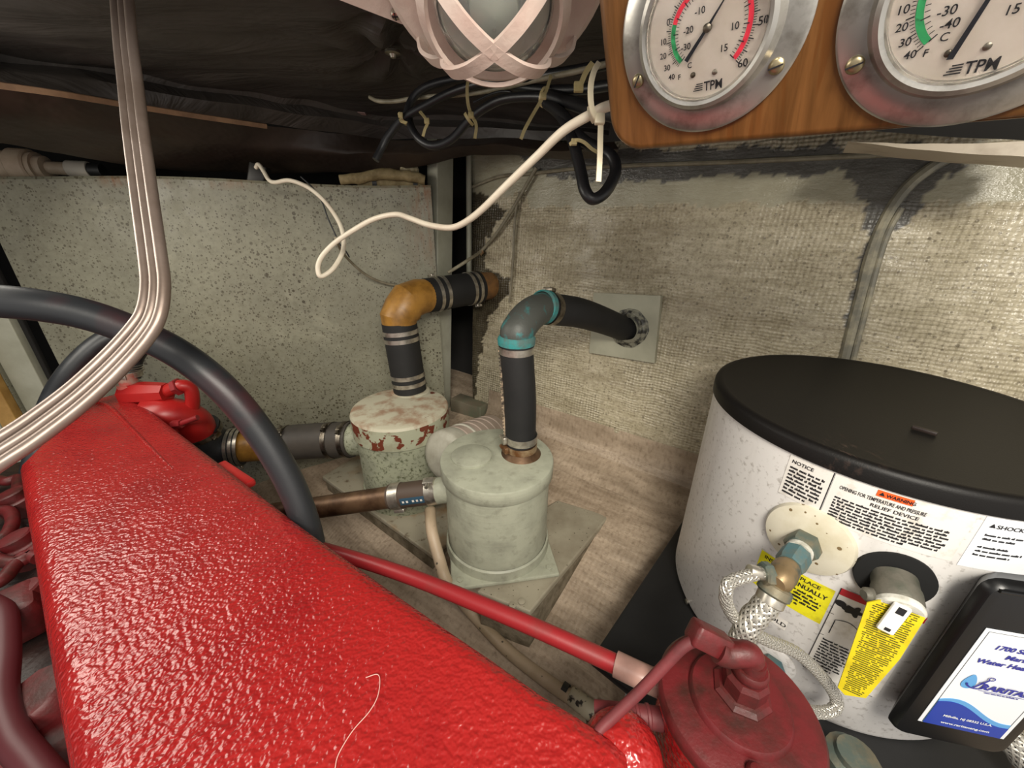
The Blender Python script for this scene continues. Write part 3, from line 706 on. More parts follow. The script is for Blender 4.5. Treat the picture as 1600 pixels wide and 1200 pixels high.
# lying round can between the mufflers
ca_ = Vector((-.143, .686, -.463)); cb_ = Vector((-.048, .842, -.505)); axv = (cb_ - ca_).normalized(); lc = (cb_ - ca_).length
t_ = thing('exhaust_canister', 'pinkish ribbed canister lying between the two grey mufflers', 'canister', cb_)
pr = [(.0545, .004)]; h = .004
while h < lc - .02:
    pr += [(.0545, h), (.0545, h + .010), (.0562, h + .012), (.0562, h + .020), (.0545, h + .022)]; h += .024
pr += [(.0545, lc - .004), (.049, lc), (0, lc)]
mb = MB(); mb.lathe(pr, ca_, axv, 56, False); mb.build('barrel', M['pinkcan'], t_)
mb = MB(); mb.lathe([(0, -.008), (.040, -.006), (.053, -.001), (.0565, .004), (.057, .034), (.0545, .036)], ca_, axv, 56, False); mb.build('end_cap', M['cap'], t_)
mb = MB(); mb.lathe([(.0545, .062), (.0575, .064), (.0575, .068), (.0545, .070)], ca_, axv, 56, False); mb.build('seam_ring', M['cap'], t_)
mb = MB(); q = ca_ + axv * .05; zf = floor_z(q.x, q.y); mb.box(Vector((q.x, q.y, (zf + q.z - .045) / 2)), .03, .06, q.z - .045 - zf, axv, Vector((0, 0, 1)).cross(axv)); mb.build('saddle', M['edge_wood'], t_)

# boards under the mufflers
def board_thing(label, poly, zt, th, mat, side_to_floor=True):
    c = sum(poly, Vector()) / len(poly); mb = MB()
    t_ = thing('mounting_board', label, 'board', (c.x, c.y, zt - th))
    P = [Vector((p.x, p.y, zt)) for p in poly]
    mb.prism(P[::-1], (0, 0, -th)); o = mb.build('panel', mat, t_, False)
    bv = o.modifiers.new('bevel', 'BEVEL'); bv.width = .003; bv.segments = 2
    ins = [c + (p - c) * .965 for p in P]
    m2 = MB(); n = len(ins); vs = []; 
    for p in ins: vs.append(Vector((p.x, p.y, zt - th)))
    for p in ins: vs.append(Vector((p.x, p.y, min(zt - th - .001, floor_z(p.x, p.y) - .004))))
    fs = [tuple(range(n))] + [(k, (k + 1) % n, (k + 1) % n + n, k + n) for k in range(n)] + [tuple(range(2 * n - 1, n - 1, -1))]
    m2.add(vs, fs); m2.build('plinth', M['edge_wood'], t_, False)
    return t_
zb = -.587
pA, pB, pC = pz(828, 956, zb), pz(952, 806, zb), pz(748, 925, zb)
d1 = (pA - pC); d1.z = 0; d1.normalize(); d2 = (pB - pA)
pD = pC - d1 * .004
t_ = board_thing('grey painted board under the front muffler, its bolted corner towards the engine', [pD, pA, pB, pB - d1 * .12 + d2 * .02, pD + d2 * .9 - d1 * .03], zb, .014, M['board'])
for (x, y) in ((815, 941), (801, 947)):
    q = pz(x, y, zb); mb = MB(); mb.lathe([(.006, 0), (.006, .003), (.003, .004), (0, .004)], q, n=14, cap=False); mb.build('screw', M['board'], t_)
pE, pF, pG = pz(503, 744, BZ), pz(676, 868, BZ), pz(556, 712, BZ)
dd = (pF - pE); d3 = (pG - pE)
board_thing('rust-stained grey board under the flaking back muffler', [pE, pF, pF + OW * .16, pE + dd * .45 + OW * .30, pG + OW * .14, pG], BZ, .012, M['board_stain'])

# ================================================================== ENGINE
EZ = -.35
def inset(poly, d):
    n = len(poly); out = []
    for i in range(n):
        a, b, c = poly[i - 1], poly[i], poly[(i + 1) % n]
        e1_ = (b - a); e2_ = (c - b); e1_.z = e2_.z = 0; e1_.normalize(); e2_.normalize()
        n1 = Vector((-e1_.y, e1_.x, 0)); n2 = Vector((-e2_.y, e2_.x, 0)); bi = (n1 + n2).normalized()
        out.append(b + bi * (d / max(.5, bi.dot(n1))))
    return out
outl = [pz(x, y, EZ - .012) for x, y in ((28, 734), (80, 682), (138, 632), (189, 618), (227, 634), (262, 660), (301, 690), (350, 727), (400, 765), (465, 815), (530, 862), (612, 920), (700, 980), (770, 1027), (850, 1083), (905, 1116), (960, 1152), (990, 1180), (1000, 1320), (560, 1330), (140, 1320), (122, 1260), (100, 1190), (82, 1080), (64, 970), (46, 850), (36, 790))]
ar = sum(outl[i - 1].x * outl[i].y - outl[i].x * outl[i - 1].y for i in range(len(outl)))
if ar < 0: outl = outl[::-1]
ceng = sum(outl, Vector()) / len(outl)
eng = thing('marine_engine', 'bright red painted engine with a long flat-topped cover filling the near corner', 'engine', (ceng.x, ceng.y, -.80))
rings = []
for (d, z) in ((-.002, -.60), (-.001, -.385), (.0, -.372), (.002, -.364), (.006, -.3565), (.012, -.352), (.02, -.350), (.024, -.350)):
    rings.append([Vector((p.x, p.y, z)) for p in inset(outl, d)])
mb = MB(); mb.rings(rings, True); mb.build('cover', M['red'], eng, angle=60)
# casting ridge on the cover, tab on its side
mb = MB(); r1 = [pz(x, y, EZ) for x, y in ((150, 629), (169, 634), (200, 664), (235, 700), (270, 733))]
mb.tube(r1, .003, 8, 5, rad=[.003, .004, .003, .0028, .001]); mb.build('casting_ridge', M['red'], eng)
mb = MB(); a, b = pz(345, 728, -.372), pz(388, 757, -.372); d = b - a; mb.box((a + b) / 2, d.length * 1.1, .02, .012, d, Vector((0, 0, 1)).cross(d), (0, 0, 1), .004); mb.build('side_tab', M['red_smooth'], eng)
mb = MB(); p = pz(975, 1165, -.365); mb.lathe([(.031, -.06), (.030, -.01), (.026, 0), (.015, .008), (0, .011)], p, (0, 0, 1), 28, False); mb.build('end_boss', M['red'], eng)
mb = MB(); cb = Vector((-.42, .10, -.62)); d = (pz(100, 1190, EZ) - pz(28, 734, EZ)); d.z = 0
nn_ = Vector((0, 0, 1)).cross(d.normalized()); ec = (pz(64, 970, EZ)); ec.z = 0
def eb_pt(u, v):
    base = Vector((ec.x, ec.y, 0)) + d.normalized() * ((u - .45) * 1.5) - nn_ * 0
    side = nn_ if nn_.dot(Vector((-1, -1, 0))) > 0 else -nn_
    p = base + side * (-.05 + .75 * v); p.z = -.455 - .02 * v + nz(p, 18, .012) + nz(p, 45, .005)
    return p
mb.grid(eb_pt, 70, 30); mb.build('engine_block', M['grime'], eng)
side = nn_ if nn_.dot(Vector((-1, -1, 0))) > 0 else -nn_
mb = MB(); p0 = Vector((ec.x, ec.y, -.63)) - side * -.0; mb.box(p0 - side * .10, 1.0, .17, .30, d.normalized(), side); mb.build('lower_block', M['grime'], eng)
def bolt(x, y, z, r, h, ax=(0, 0, 1), n=6):
    p = pz(x, y, z); mb = MB(); ax = Vector(ax).normalized()
    mb.lathe([(r * 1.25, -h - .03), (r * 1.25, -h * .9), (r * 1.15, -h * .8), (r * .95, -h * .75), (r * .95, -h * .12), (r * .85, 0), (r * .3, .001), (0, .001)], p, ax, n, False)
    return mb.build('engine_bolt', M['red_dirty'], eng)
bolt(44, 1088, -.40, .031, .030, (-.25, -.2, 1), 10)
for (x, y, r) in ((30, 922, .020), (20, 838, .019), (12, 770, .020)): bolt(x, y, -.41, r, .018, (-.2, -.1, 1), 12)
for i, pts in enumerate(([(-20, 745), (10, 752), (28, 748), (22, 775), (-15, 790)], [(-20, 800), (12, 798), (20, 815), (8, 838), (-20, 850)], [(60, 872), (40, 868), (22, 885), (5, 905), (-20, 918)], [(60, 855), (35, 876), (10, 878), (-20, 870)])):
    mb = MB(); mb.tube([pz(x, y, -.425) for x, y in pts], .008, 10, 6); mb.build('injector_pipe', M['red_dirty'], eng)
mb = MB(); mb.tube([pz(x, y, -.40) for x, y in ((-25, 940), (4, 960), (8, 1020), (3, 1090), (20, 1150), (50, 1190), (90, 1240))], .011, 12, 6); mb.build('side_pipe', simple('dark_red_hose', '4d1a20', .5), eng)
mb = MB(); p = pz(30, 958, -.43); mb.box(p, .06, .04, .05, d.normalized(), side, (0, 0, 1), .01); mb.build('bolt_boss', M['red_dirty'], eng)
mb = MB(); p = pz(75, 1150, -.44); mb.box(p, .10, .06, .05, d.normalized(), side, (0, 0, 1), .012); mb.build('bolt_boss', M['red_dirty'], eng)
# water outlet: elbow, flange, stud
mb = MB(); mb.tube([px(232, 652, .80), px(262, 648, .81), px(288, 652, .83), px(304, 662, .85), px(310, 678, .872)], .036, 28, 6, rad=[.038, .037, .035, .035, .035]); mb.build('outlet_elbow', M['red_smooth'], eng)
mb = MB(); fl = [px(x, y, .79) for x, y in ((228, 634), (247, 631), (268, 662), (270, 676), (256, 672))]; mb.prism(fl, FWD * .014); mb.build('outlet_flange', M['red_smooth'], eng, False)
mb = MB(); mb.tube([px(270, 664, .775), px(284, 662, .775)], .009, 6, 1); mb.tube([px(280, 663, .775), px(309, 652, .775)], .0055, 10, 1); mb.build('stud', M['red_pipe'], eng)
# valve block on top
vt = .80; mb = MB()
vc0, vc1 = px(193, 616, vt), px(262, 613, vt)
ax_ = (vc1 - vc0).normalized(); L = (vc1 - vc0).length
mb.lathe([(.017, 0), (.022, .004), (.0235, .02), (.0245, L * .5), (.022, L * .8), (.020, L)], vc0, ax_, 8, True, .39); mb.build('valve_block', M['red_smooth'], eng, angle=20)
mb = MB(); mb.tube([px(258, 612, vt), px(280, 603, vt), px(296, 606, vt + .01), px(301, 622, vt + .02), px(300, 640, vt + .03)], .013, 16, 6); mb.build('valve_elbow', M['red_smooth'], eng)
mb = MB(); hexnut(mb, px(274, 606, vt), (px(284, 602, vt) - px(274, 606, vt)), .018, .012); mb.build('valve_nut', M['red_pipe'], eng)
mb = MB(); mb.lathe([(.021, 0), (.021, .006), (.016, .008), (.016, .03)], px(204, 604, vt), (0, .02, 1), 20); mb.build('hose_tail', simple('overspray_spigot', 'a98f80', .5, 0, 'b85a50', 40, .45, .6), eng)

# hoses above the engine
t_ = thing('rubber_hose', 'thin black hose arching behind the three tubes down to the red valve block', 'hose', px(203, 588, .80))
hp2 = [px(x, y, t) for x, y, t in ((52, 740, .71), (68, 665, .72), (86, 618, .72), (105, 587, .72), (132, 556, .73), (162, 532, .745), (194, 518, .765), (216, 522, .78), (218, 540, .79), (207, 562, .80), (203, 590, .80))]
mb = MB(); mb.tube(hp2, .0175, 20, 6); mb.build('hose', M['rubber'], t_)
clamp(t_, px(204, 584, .80), (0, .05, 1), .018, .012, Vector((.2, -1, 0)), 'steel')
mb = MB()
for k in range(4): mb.lathe([(.019, -.0012), (.0215, 0), (.019, .0012)], px(204, 577 - 0, .80) + Vector((.0, 0, -.004 + .0045 * k)), (.1, .1, 1), 24, False)
mb.build('clamp_coil', M['steel'], t_)
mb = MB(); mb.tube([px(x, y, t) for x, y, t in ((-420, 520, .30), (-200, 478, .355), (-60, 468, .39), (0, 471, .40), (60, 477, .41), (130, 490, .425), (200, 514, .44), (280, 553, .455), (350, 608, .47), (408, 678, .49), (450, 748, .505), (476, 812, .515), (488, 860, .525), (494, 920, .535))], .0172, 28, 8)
solo('rubber_hose', mb, M['hose_bounce'], 'thick black hose with painted red reflection arching over the red engine cover', 'hose')

# three painted tubes from overhead
ctr = [(182, -140, .385), (186, -60, .395), (195, 60, .40), (203, 130, .40), (211, 200, .395), (224, 300, .39), (237, 395, .38), (242, 445, .375), (236, 488, .37), (218, 520, .365), (178, 565, .355), (122, 617, .34), (62, 663, .325), (5, 701, .31), (-80, 755, .292), (-330, 905, .24)]
labs = ('innermost of the three bent metal tubes, on the side of the tank wall corner', 'middle one of the three bent metal tubes above the engine', 'outermost and thickest of the three bent metal tubes, on the side of the gauges')
for k in range(3):
    pts = []; rads = []
    for i, (x, y, t) in enumerate(ctr):
        a_, b_ = ctr[max(i - 1, 0)], ctr[min(i + 1, len(ctr) - 1)]; dx, dy = b_[0] - a_[0], b_[1] - a_[1]; l_ = math.hypot(dx, dy)
        f = i / (len(ctr) - 1); s_ = 10.5 + 8.5 * f
        pts.append(px(x + (k - 1) * s_ * dy / l_, y - (k - 1) * s_ * dx / l_, t - .001 * k)); rads.append(s_ * .5 / F * t * (1.16 if k == 2 else .99))
    mb = MB(); mb.tube(pts, .005, 16, 8, rad=rads)
    solo('metal_tube', mb, M['tube'], labs[k], 'tube', 'triple tubes over the engine')

# red pipe with clear sleeve
t_ = thing('red_pipe', 'slim red pipe slanting from behind the engine cover to the filter canister', 'pipe', px(1040, 1078, .345))
rpx = [(505, 858, .52), (545, 870, .50), (600, 887, .475), (660, 908, .45), (740, 940, .42), (830, 978, .395), (930, 1023, .37), (1010, 1060, .35), (1075, 1088, .34)]
mb = MB(); mb.tube([px(*q) for q in rpx], .0088, 20, 6); mb.build('pipe', M['red_pipe'], t_)
mb = MB(); mb.tube([px(962, 1037, .3625), px(1010, 1060, .35), px(1075, 1088, .34)], .0112, 20, 4); mb.build('sleeve', M['sleeve'], t_)

# tan drain hose on the floor
t_ = thing('drain_hose', 'tan hose dropping beside the front muffler and running along the floor', 'hose', pfl(938, 1128))
hh = [px(672, 796, .735), px(675, 830, .70), px(686, 872, .685), px(700, 912, .668)] + [up(pfl(x, y), .012) for x, y in ((735, 962), (790, 1020), (850, 1068), (905, 1106), (936, 1128))]
mb = MB(); mb.tube(hh, .0105, 18, 8); mb.build('hose', M['hose_tan'], t_)
a = up(pfl(878, 1083), .012); b = up(pfl(886, 1089), .012); mb = MB(); mb.tube([a, b], .0112, 18, 1); mb.build('tape_band', M['tape'], t_)
a = up(pfl(890, 1092), .012); b = up(pfl(936, 1128), .012); mb = MB(); mb.tube([a, a.lerp(b, .06), a.lerp(b, .94), b], .0135, 18, 1, rad=[.0115, .0135, .0135, .012]); mb.build('hose_cuff', simple('worn_cuff_paint', 'aba28c', .5, 0, '2c2620', 60, .56, .6), t_)
mb = MB(); a = up(pfl(932, 1128), .006); mb.box(a, .012, .04, .03, AW, OW, (0, 0, 1), .002); mb.build('clip', M['fitting_green'], t_)

# fuel filter canister
FC = px(1153, 1098, .30); fz = FC.z
t_ = thing('fuel_filter', 'round red filter canister with a stepped lid, in front of the water heater', 'filter canister', (FC.x, FC.y, fz - .13))
mb = MB(); mb.lathe([(.050, -.13), (.0535, -.125), (.054, -.022), (.0562, -.02), (.0562, -.014), (.0555, -.0135)], FC, n=64, cap=False); mb.build('bowl', M['red'], t_)
mb = MB(); mb.lathe([(.0555, -.0135), (.0575, -.013), (.0585, -.010), (.0585, -.004), (.056, .0), (.050, .0016), (.0365, .0022), (.0352, .006), (.034, .0075), (.0, .009)], FC, n=64, cap=False); lidf = mb.build('lid', M['red_dirty'], t_)
mb = MB(); bc = FC + Vector((.003, .004, 0)); mb.lathe([(.021, .006), (.021, .010), (.018, .013), (.0155, .0135), (.0155, .026), (.013, .030)], bc, n=8, cap=True); mb.build('lid_nut', M['red_dirty'], lidf, angle=20)
mb = MB(); tp = bc + Vector((0, 0, .024)); mb.tube([tp, up(tp, .012), up(tp, .022)], .0095, 14, 1, rad=[.010, .0095, .0085]); mb.lathe([(.011, .0), (.0125, .002), (.0125, .007), (.011, .009)], up(tp, .006), n=16); mb.build('banjo_fitting', M['red_dirty'], lidf)
mb = MB(); tq = up(tp, .02); fit = px(1100, 1004, .288); fit2 = px(1122, 1015, .288)
mb.tube([tq, tq + Vector((-.004, .002, .006)), fit2 + Vector((.006, -.002, -.002)), fit2], .0075, 14, 6, rad=[.008, .009, .009, .0095]); mb.build('elbow_tube', M['red_dirty'], lidf)
mb = MB(); mb.box((fit + fit2) / 2 + Vector((0, .004, .002)), .030, .017, .017, fit2 - fit, FWD, None or (fit2 - fit).cross(FWD), .003); mb.build('block_fitting', M['red_dirty'], lidf)
mb = MB(); q = px(1158, 1180, .292); mb.lathe([(.006, -.004), (.006, .003), (.004, .006), (0, .007)], Vector((FC.x - .012, FC.y - .043, fz + .002)), n=12, cap=False); mb.build('lid_screw', M['red_dirty'], lidf)
mb = MB(); mb.tube([px(x, y, t) for x, y, t in ((1108, 1008, .288), (1088, 1002, .289), (1068, 1010, .291), (1040, 1038, .294), (1000, 1080, .296), (960, 1118, .296), (938, 1140, .294), (925, 1165, .29))], .0042, 12, 8)
solo('fuel_line', mb, M['red_hose'], 'thin dull red fuel line looping from the canister lid to the engine', 'fuel line')
mb = MB(); ph = [px(930, 1112, .325), px(970, 1116, .32), px(1008, 1120, .318), px(1050, 1126, .318)]
mb.tube(ph, .0085, 16, 6)
for k in (.55, .7): 
    c_ = row_pt(ph, k); mb.lathe([(.0085, -.002), (.0096, -.001), (.0096, .001), (.0085, .002)], c_, ph[2] - ph[1], 18, False)
solo('fuel_hose', mb, M['red_hose'], 'short dull red hose entering the filter canister from the engine side', 'hose')
# loose thread on the cover
mb = MB(); mb.tube([up(pz(x, y, EZ), .002) for x, y in ((572, 1061), (590, 1056), (594, 1068), (590, 1092), (577, 1115), (555, 1140), (540, 1162), (528, 1185), (524, 1205))], .00035, 5, 6)
solo('loose_thread', mb, M['thread'], 'fine pale thread lying on the red engine cover', 'thread')

# ================================================================== WATER HEATER
k_ = .68
HC = Vector((.6499 * k_, .6025 * k_, 0)); HR = .2612 * k_; HLR = .2646 * k_; HZT = -.2865 * k_; HZL = -.3152 * k_; HZB = -.7788 * k_
def hpt(th, z, r=0.0):
    a = math.radians(th); return Vector((HC.x + (HR + r) * math.cos(a), HC.y + (HR + r) * math.sin(a), z))
def hrad(th): a = math.radians(th); return Vector((math.cos(a), math.sin(a), 0))
def hcyl(x, y, r=0.0):
    d = ray(x, y); rr = HR + r; a = d.x ** 2 + d.y ** 2; b = -2 * (d.x * HC.x + d.y * HC.y); c = HC.x ** 2 + HC.y ** 2 - rr * rr
    t = (-b - math.sqrt(max(0, b * b - 4 * a * c))) / (2 * a); P = d * t
    return math.degrees(math.atan2(P.y - HC.y, P.x - HC.x)) % 360, P.z
heater = thing('water_heater', 'white cylindrical water heater with a black lid on a black tray', 'water heater', (HC.x, HC.y, HZB))
mb = MB(); mb.lathe([(0, HZB), (HR - .012, HZB), (HR - .004, HZB + .003), (HR, HZB + .012), (HR, HZL + .004)], HC, n=128, cap=False); mb.build('tank_jacket', M['enamel'], heater)
t = NT('lid_plastic_scuffed')
sc_ = pz(1325, 700, HZT) - Vector((HC.x, HC.y, HZB))
vd = t.n('ShaderNodeVectorMath', operation='DISTANCE'); t.l(t.coord(), vd.inputs[0]); vd.inputs[1].default_value = sc_
fall = t.ramp(vd.outputs['Value'], .0, .034, (1, 1, 1, 1), (0, 0, 0, 1))
msk = t.math('MULTIPLY', fall, t.ramp(t.noise(1.0, 4, .6, vec=t.mapped('Object', (160, 50, 60))), .55, .72))
t.col(t.mix(msk, lin('100e0d'), lin('5a463d'))); t.rough(.5); t.b.inputs['Specular IOR Level'].default_value = .25; t.bump(t.noise(700, 2), .3, .0004)
mb = MB(); mb.lathe([(HLR - .002, HZL), (HLR, HZL + .001), (HLR, HZT - .006), (HLR - .0015, HZT - .002), (HLR - .005, HZT), (HLR - .010, HZT - .0004), (HLR - .013, HZT - .0014), (0, HZT - .0014)], HC, n=128, cap=False); lidh = mb.build('lid', t.m, heater)
pa, pb2 = pz(1424, 668, HZT), pz(1464, 680, HZT); d = pb2 - pa
mb = MB(); mb.box((pa + pb2) / 2 + Vector((0, 0, .001)), d.length, .004, .004, d, Vector((0, 0, 1)).cross(d), (0, 0, 1), .001); mb.build('lid_tab', simple('lid_tab_plastic', '2a211e', .4), lidh)
th0, z0 = hcyl(1073, 940); mb = MB(); mb.lathe([(.004, -.001), (.004, .0015), (.002, .0025), (0, .0025)], hpt(th0, z0), hrad(th0), 14, False); mb.build('screw', M['screw'], heater)

# ---- text and flat print
def text_mesh(body, size, align='LEFT', bold=0.0):
    cu = bpy.data.curves.new('text', 'FONT'); cu.body = body; cu.size = size; cu.align_x = align; cu.offset = bold; cu.resolution_u = 3
    ob = bpy.data.objects.new('text', cu); COL.objects.link(ob)
    dg = bpy.context.evaluated_depsgraph_get(); me = bpy.data.meshes.new_from_object(ob.evaluated_get(dg))
    vs = [v.co.copy() for v in me.vertices]; fs = [tuple(p.vertices) for p in me.polygons]
    bpy.data.objects.remove(ob); bpy.data.curves.remove(cu); bpy.data.meshes.remove(me)
    return vs, fs
def letter(mb, body, size, fn, align='LEFT', bold=0.0, sx=1.0, shear=0.0):
    vs, fs = text_mesh(body, size, align, bold); mb.add([fn(v.x * sx + v.y * shear, v.y) for v in vs], fs); return mb
def print_rows(mb, fn, wd, rows, pitch, h, seed=1, ragged=.1, just=False):
    rr = random.Random(seed)
    for r in range(rows):
        x = 0; y = -r * pitch; end = wd * (1 if just else 1 - rr.random() * ragged)
        if r == rows - 1: end *= .7
        while x < end:
            for _ in range(rr.randint(2, 8)):
                lw = h * rr.uniform(.45, .75); hh = h * rr.choice((1, 1, 1.35, .95))
                if x + lw > end: break
                mb.add([fn(x, y), fn(x + lw * .85, y), fn(x + lw * .85, y + hh), fn(x, y + hh)], [(0, 1, 2, 3)]); x += lw
            x += h * .6
    return mb
def hmap(th, z, off=.0008):
    return lambda x, y: hpt(th + math.degrees(x / HR), z + y, off)
def hsheet(name, th0, th1, z0, z1, mat, parent, off=.0004, n=10):
    mb = MB(); mb.grid(lambda u, v: hpt(th0 + (th1 - th0) * u, z0 + (z1 - z0) * v, off), n, 1); return mb.build(name, mat, parent)
def arc(th0, th1): return math.radians(th1 - th0) * HR
kk = k_ / .95
# notice label
a0, a1 = 207.6, 218.8; zt, zb_ = HZL - .001, -.358 * kk
s_ = hsheet('notice_label', a0 - .6, a1, zb_ - .006, zt, M['paper'], heater)
mb = MB(); th0, z0 = hcyl(1238, 722); letter(mb, 'NOTICE', .0052, hmap(th0, z0), bold=.0001)
print_rows(mb, hmap(th0, z0 - .0062), arc(th0, a1) - .002, 8, .0042, .0021, 3, .1); mb.build('lettering', M['ink'], s_)
# opening label
a2 = 249.0
s_ = hsheet('opening_label', a1 + .5, a2, -.372 * kk, zt, M['paper'], heater, n=24)
mb = MB(); thl = a1 + .2; mb.grid(lambda u, v: hpt(thl - .12 + .24 * u, -.365 * kk + (zt + .365 * kk) * v, .0006), 1, 1); mb.build('divider_line', M['ink'], s_)
mb = MB(); th1_, z1_ = hcyl(1311, 758); W_ = arc(a1 + 2.4, 246.5)
letter(mb, 'OPENING FOR TEMPERATURE AND PRESSURE', .0053, hmap(a1 + 2.4, z1_ - .0028), bold=.00008, sx=W_ / .147)
letter(mb, 'RELIEF DEVICE', .0050, hmap(a1 + 2.4 + math.degrees(W_ * .5 / HR), z1_ - .0088), 'CENTER', .00008, 1.0)
print_rows(mb, hmap(a1 + 2.2, z1_ - .0135), W_ * 1.02, 8, .0034, .0018, 9, .06); mb.build('lettering', M['ink'], s_)
thw0, thw1 = 229.0, 236.6; zw = hcyl(1400, 778)[1]
o_ = hsheet('warning_strip', thw0, thw1, zw - .0032, zw + .0032, M['orange'], s_, .0009)
mb = MB(); letter(mb, 'WARNING', .0046, hmap(thw0 + 2.0, zw - .0017, .0013), bold=.0001, sx=.85)
f0 = hmap(thw0 + .45, zw - .0016, .0013); mb.add([f0(0, 0), f0(.004, 0), f0(.002, .0036)], [(0, 1, 2)]); mb.build('warning_lettering', M['ink'], s_)
# hazard label at the right edge
s_ = hsheet('hazard_label', 250.6, 276, -.375 * kk, zt, M['paper_white'], heater, n=20)
mb = MB(); th0, z0 = hcyl(1556, 826); letter(mb, 'SHOCK HAZARD', .0052, hmap(253.5, zt - .010), bold=.0001); 
f0 = hmap(252.0, zt - .0098); mb.add([f0(0, 0), f0(.0042, 0), f0(.0021, .004)], [(0, 1, 2)])
print_rows(mb, hmap(252.2, zt - .0185), .040, 2, .0042, .0016, 21, .4); print_rows(mb, hmap(252.2, zt - .031), .040, 3, .0042, .0016, 22, .5); mb.build('lettering', M['ink'], s_)
# yellow anode label
ya, yb = 208.3, 230.2; yt, ybm = -.476 * kk, -.545 * kk
s_ = hsheet('anode_label', ya, yb, ybm, yt, M['yellow'], heater, n=16)
mb = MB(); letter(mb, 'INSPECT / REPLACE', .0064, hmap(ya + 1.5, yt - .0075), bold=.0001, sx=.95); letter(mb, 'ANODE ANNUALLY', .0078, hmap(ya + 1.4, yt - .0165), bold=.00018, sx=.86)
print_rows(mb, hmap(ya + 6, yt - .0225), .046, 5, .0046, .0021, 5, .25); mb.build('lettering', M['ink'], s_)
# cold label
th0, z0 = hcyl(1199, 960)
s_ = hsheet('cold_label', th0 - 2.0, th0 + 6.2, z0 - .006, z0 + .008, M['paper'], heater, .0005)
mb = MB(); letter(mb, 'COLD', .0075, hmap(th0 - .9, z0 - .0018), bold=.0001, sx=1.05); mb.build('lettering', M['ink'], s_)
# danger panel with pictogram
da, db = 231.0, 251.5; dt, dbm = -.466 * kk, -.640 * kk
s_ = hsheet('danger_label', da, db, dbm, dt, M['paper'], heater, .0004, 20)
hsheet('danger_strip', da + .1, db, dt - .0085, dt, M['label_red'], s_, .0008, 16)
mb = MB(); g = hmap(da, dt, .001)
g2 = lambda x, y: hpt(da + math.degrees(x / HR), dt + y, .0013)
mb.add([g2(.022, -.0072), g2(.0285, -.0072), g2(.0252, -.0018)], [(0, 1, 2)]); mb.build('alert_triangle', M['paper_white'], s_)
mb = MB()
def rect(x0, y0, x1, y1): mb.add([g(x0, y0), g(x1, y0), g(x1, y1), g(x0, y1)], [(0, 1, 2, 3)])
H_ = dt - dbm
rect(0, -H_, .0006, 0); rect(0, -.036, .06, -.0354); rect(0, -.068, .06, -.0674); rect(0, -H_, .06, -H_ + .0006)
def disc(cx, cy, rx, ry, n=18, star=0.0, sn=5):
    v = [g(cx + rx * (1 + star * math.cos(sn * 2 * PI * i / n)) * math.cos(2 * PI * i / n), cy + ry * (1 + star * math.cos(sn * 2 * PI * i / n)) * math.sin(2 * PI * i / n)) for i in range(n)]
    mb.add([g(cx, cy)] + v, [(0, 1 + i, 1 + (i + 1) % n) for i in range(n)])
disc(.0045, -.0185, .0045, .004); disc(.0095, -.0215, .0036, .0032); disc(.016, -.0215, .0062, .0058, 40, .3, 5); disc(.031, -.0205, .006, .0062, 40, .2, 7)
for i in range(24):
    u0, u1 = i / 24, (i + 1) / 24
    q = lambda u: (.006 + .03 * u, -.042 - .016 * abs(math.sin(u * PI)) ** .5 * 0 - .02 * u + .012 * math.sin(u * PI))
    (xa, ya_), (xb, yb_) = q(u0), q(u1); mb.add([g(xa, ya_), g(xb, yb_), g(xb, yb_ + .0009), g(xa, ya_ + .0009)], [(0, 1, 2, 3)])
rect(.006, -.0615, .0068, -.042)
mb.add([g(.046, -.076), g(.054, -.076), g(.05, -.068)], [(0, 1, 2)])
print_rows(mb, hmap(da + 1.4, dt - .0735), .030, 11, .0042, .0019, 12, .3); print_rows(mb, hmap(da + 11.5, dt - .044), .024, 8, .0042, .0019, 13, .3); mb.build('lettering', M['ink'], s_)

# ---- cold water connection
ct, cz = hcyl(1262, 842); ce = hrad(ct); cc_ = hpt(ct, cz)
mb = MB(); mb.lathe([(.0385, -.006), (.0385, -.001), (.037, .0025), (.030, .005), (.017, .007), (.0, .0075)], cc_, ce, 48, False); mb.build('collar', M['collar'], heater)
t_ = thing('water_valve', 'greenish bronze tee with nuts on the white collar of the water heater', 'pipe fitting', cc_)
mb = MB(); hexnut(mb, cc_ + ce * .007, ce, .0150, .017); mb.build('hex_nut', M['fitting'], t_)
mb = MB(); mb.lathe([(.0115, .024), (.0118, .030)], cc_, ce, 24); mb.build('thread_tape', M['ptfe'], t_)
mb = MB(); mb.lathe([(.0105, .030), (.0125, .032), (.0125, .050), (.011, .054)], cc_, ce, 8); mb.build('union', M['fitting_green'], t_, angle=20)
tc = cc_ + ce * .070
lft = (px(1160, 903, .33) - px(1195, 905, .33)).normalized(); dwn = (px(1188, 945, .325) - px(1205, 912, .325)).normalized()
mb = MB(); mb.lathe([(.0085, .052), (.011, .058), (.0118, .070), (.011, .080), (.007, .085), (0, .086)], cc_, ce, 24); mb.lathe([(.0085, -.004), (.0085, .014)], tc, lft, 18); mb.lathe([(.009, -.004), (.009, .014)], tc, dwn, 18); mb.build('tee', simple('brassy_tee', '8a7556', .45, .6, '5d6258', 60, .45, .62, .2), t_)
mb = MB(); mb.lathe([(.009, 0), (.0108, .0015), (.0108, .007), (.009, .0085)], tc + lft * .010, lft, 8); mb.build('side_nut', M['fitting'], t_, angle=20)
mb = MB(); mb.lathe([(.0115, 0), (.0138, .002), (.0138, .009), (.0115, .011)], tc + dwn * .010, dwn, 24); mb.build('ring_nut', M['fitting'], t_)
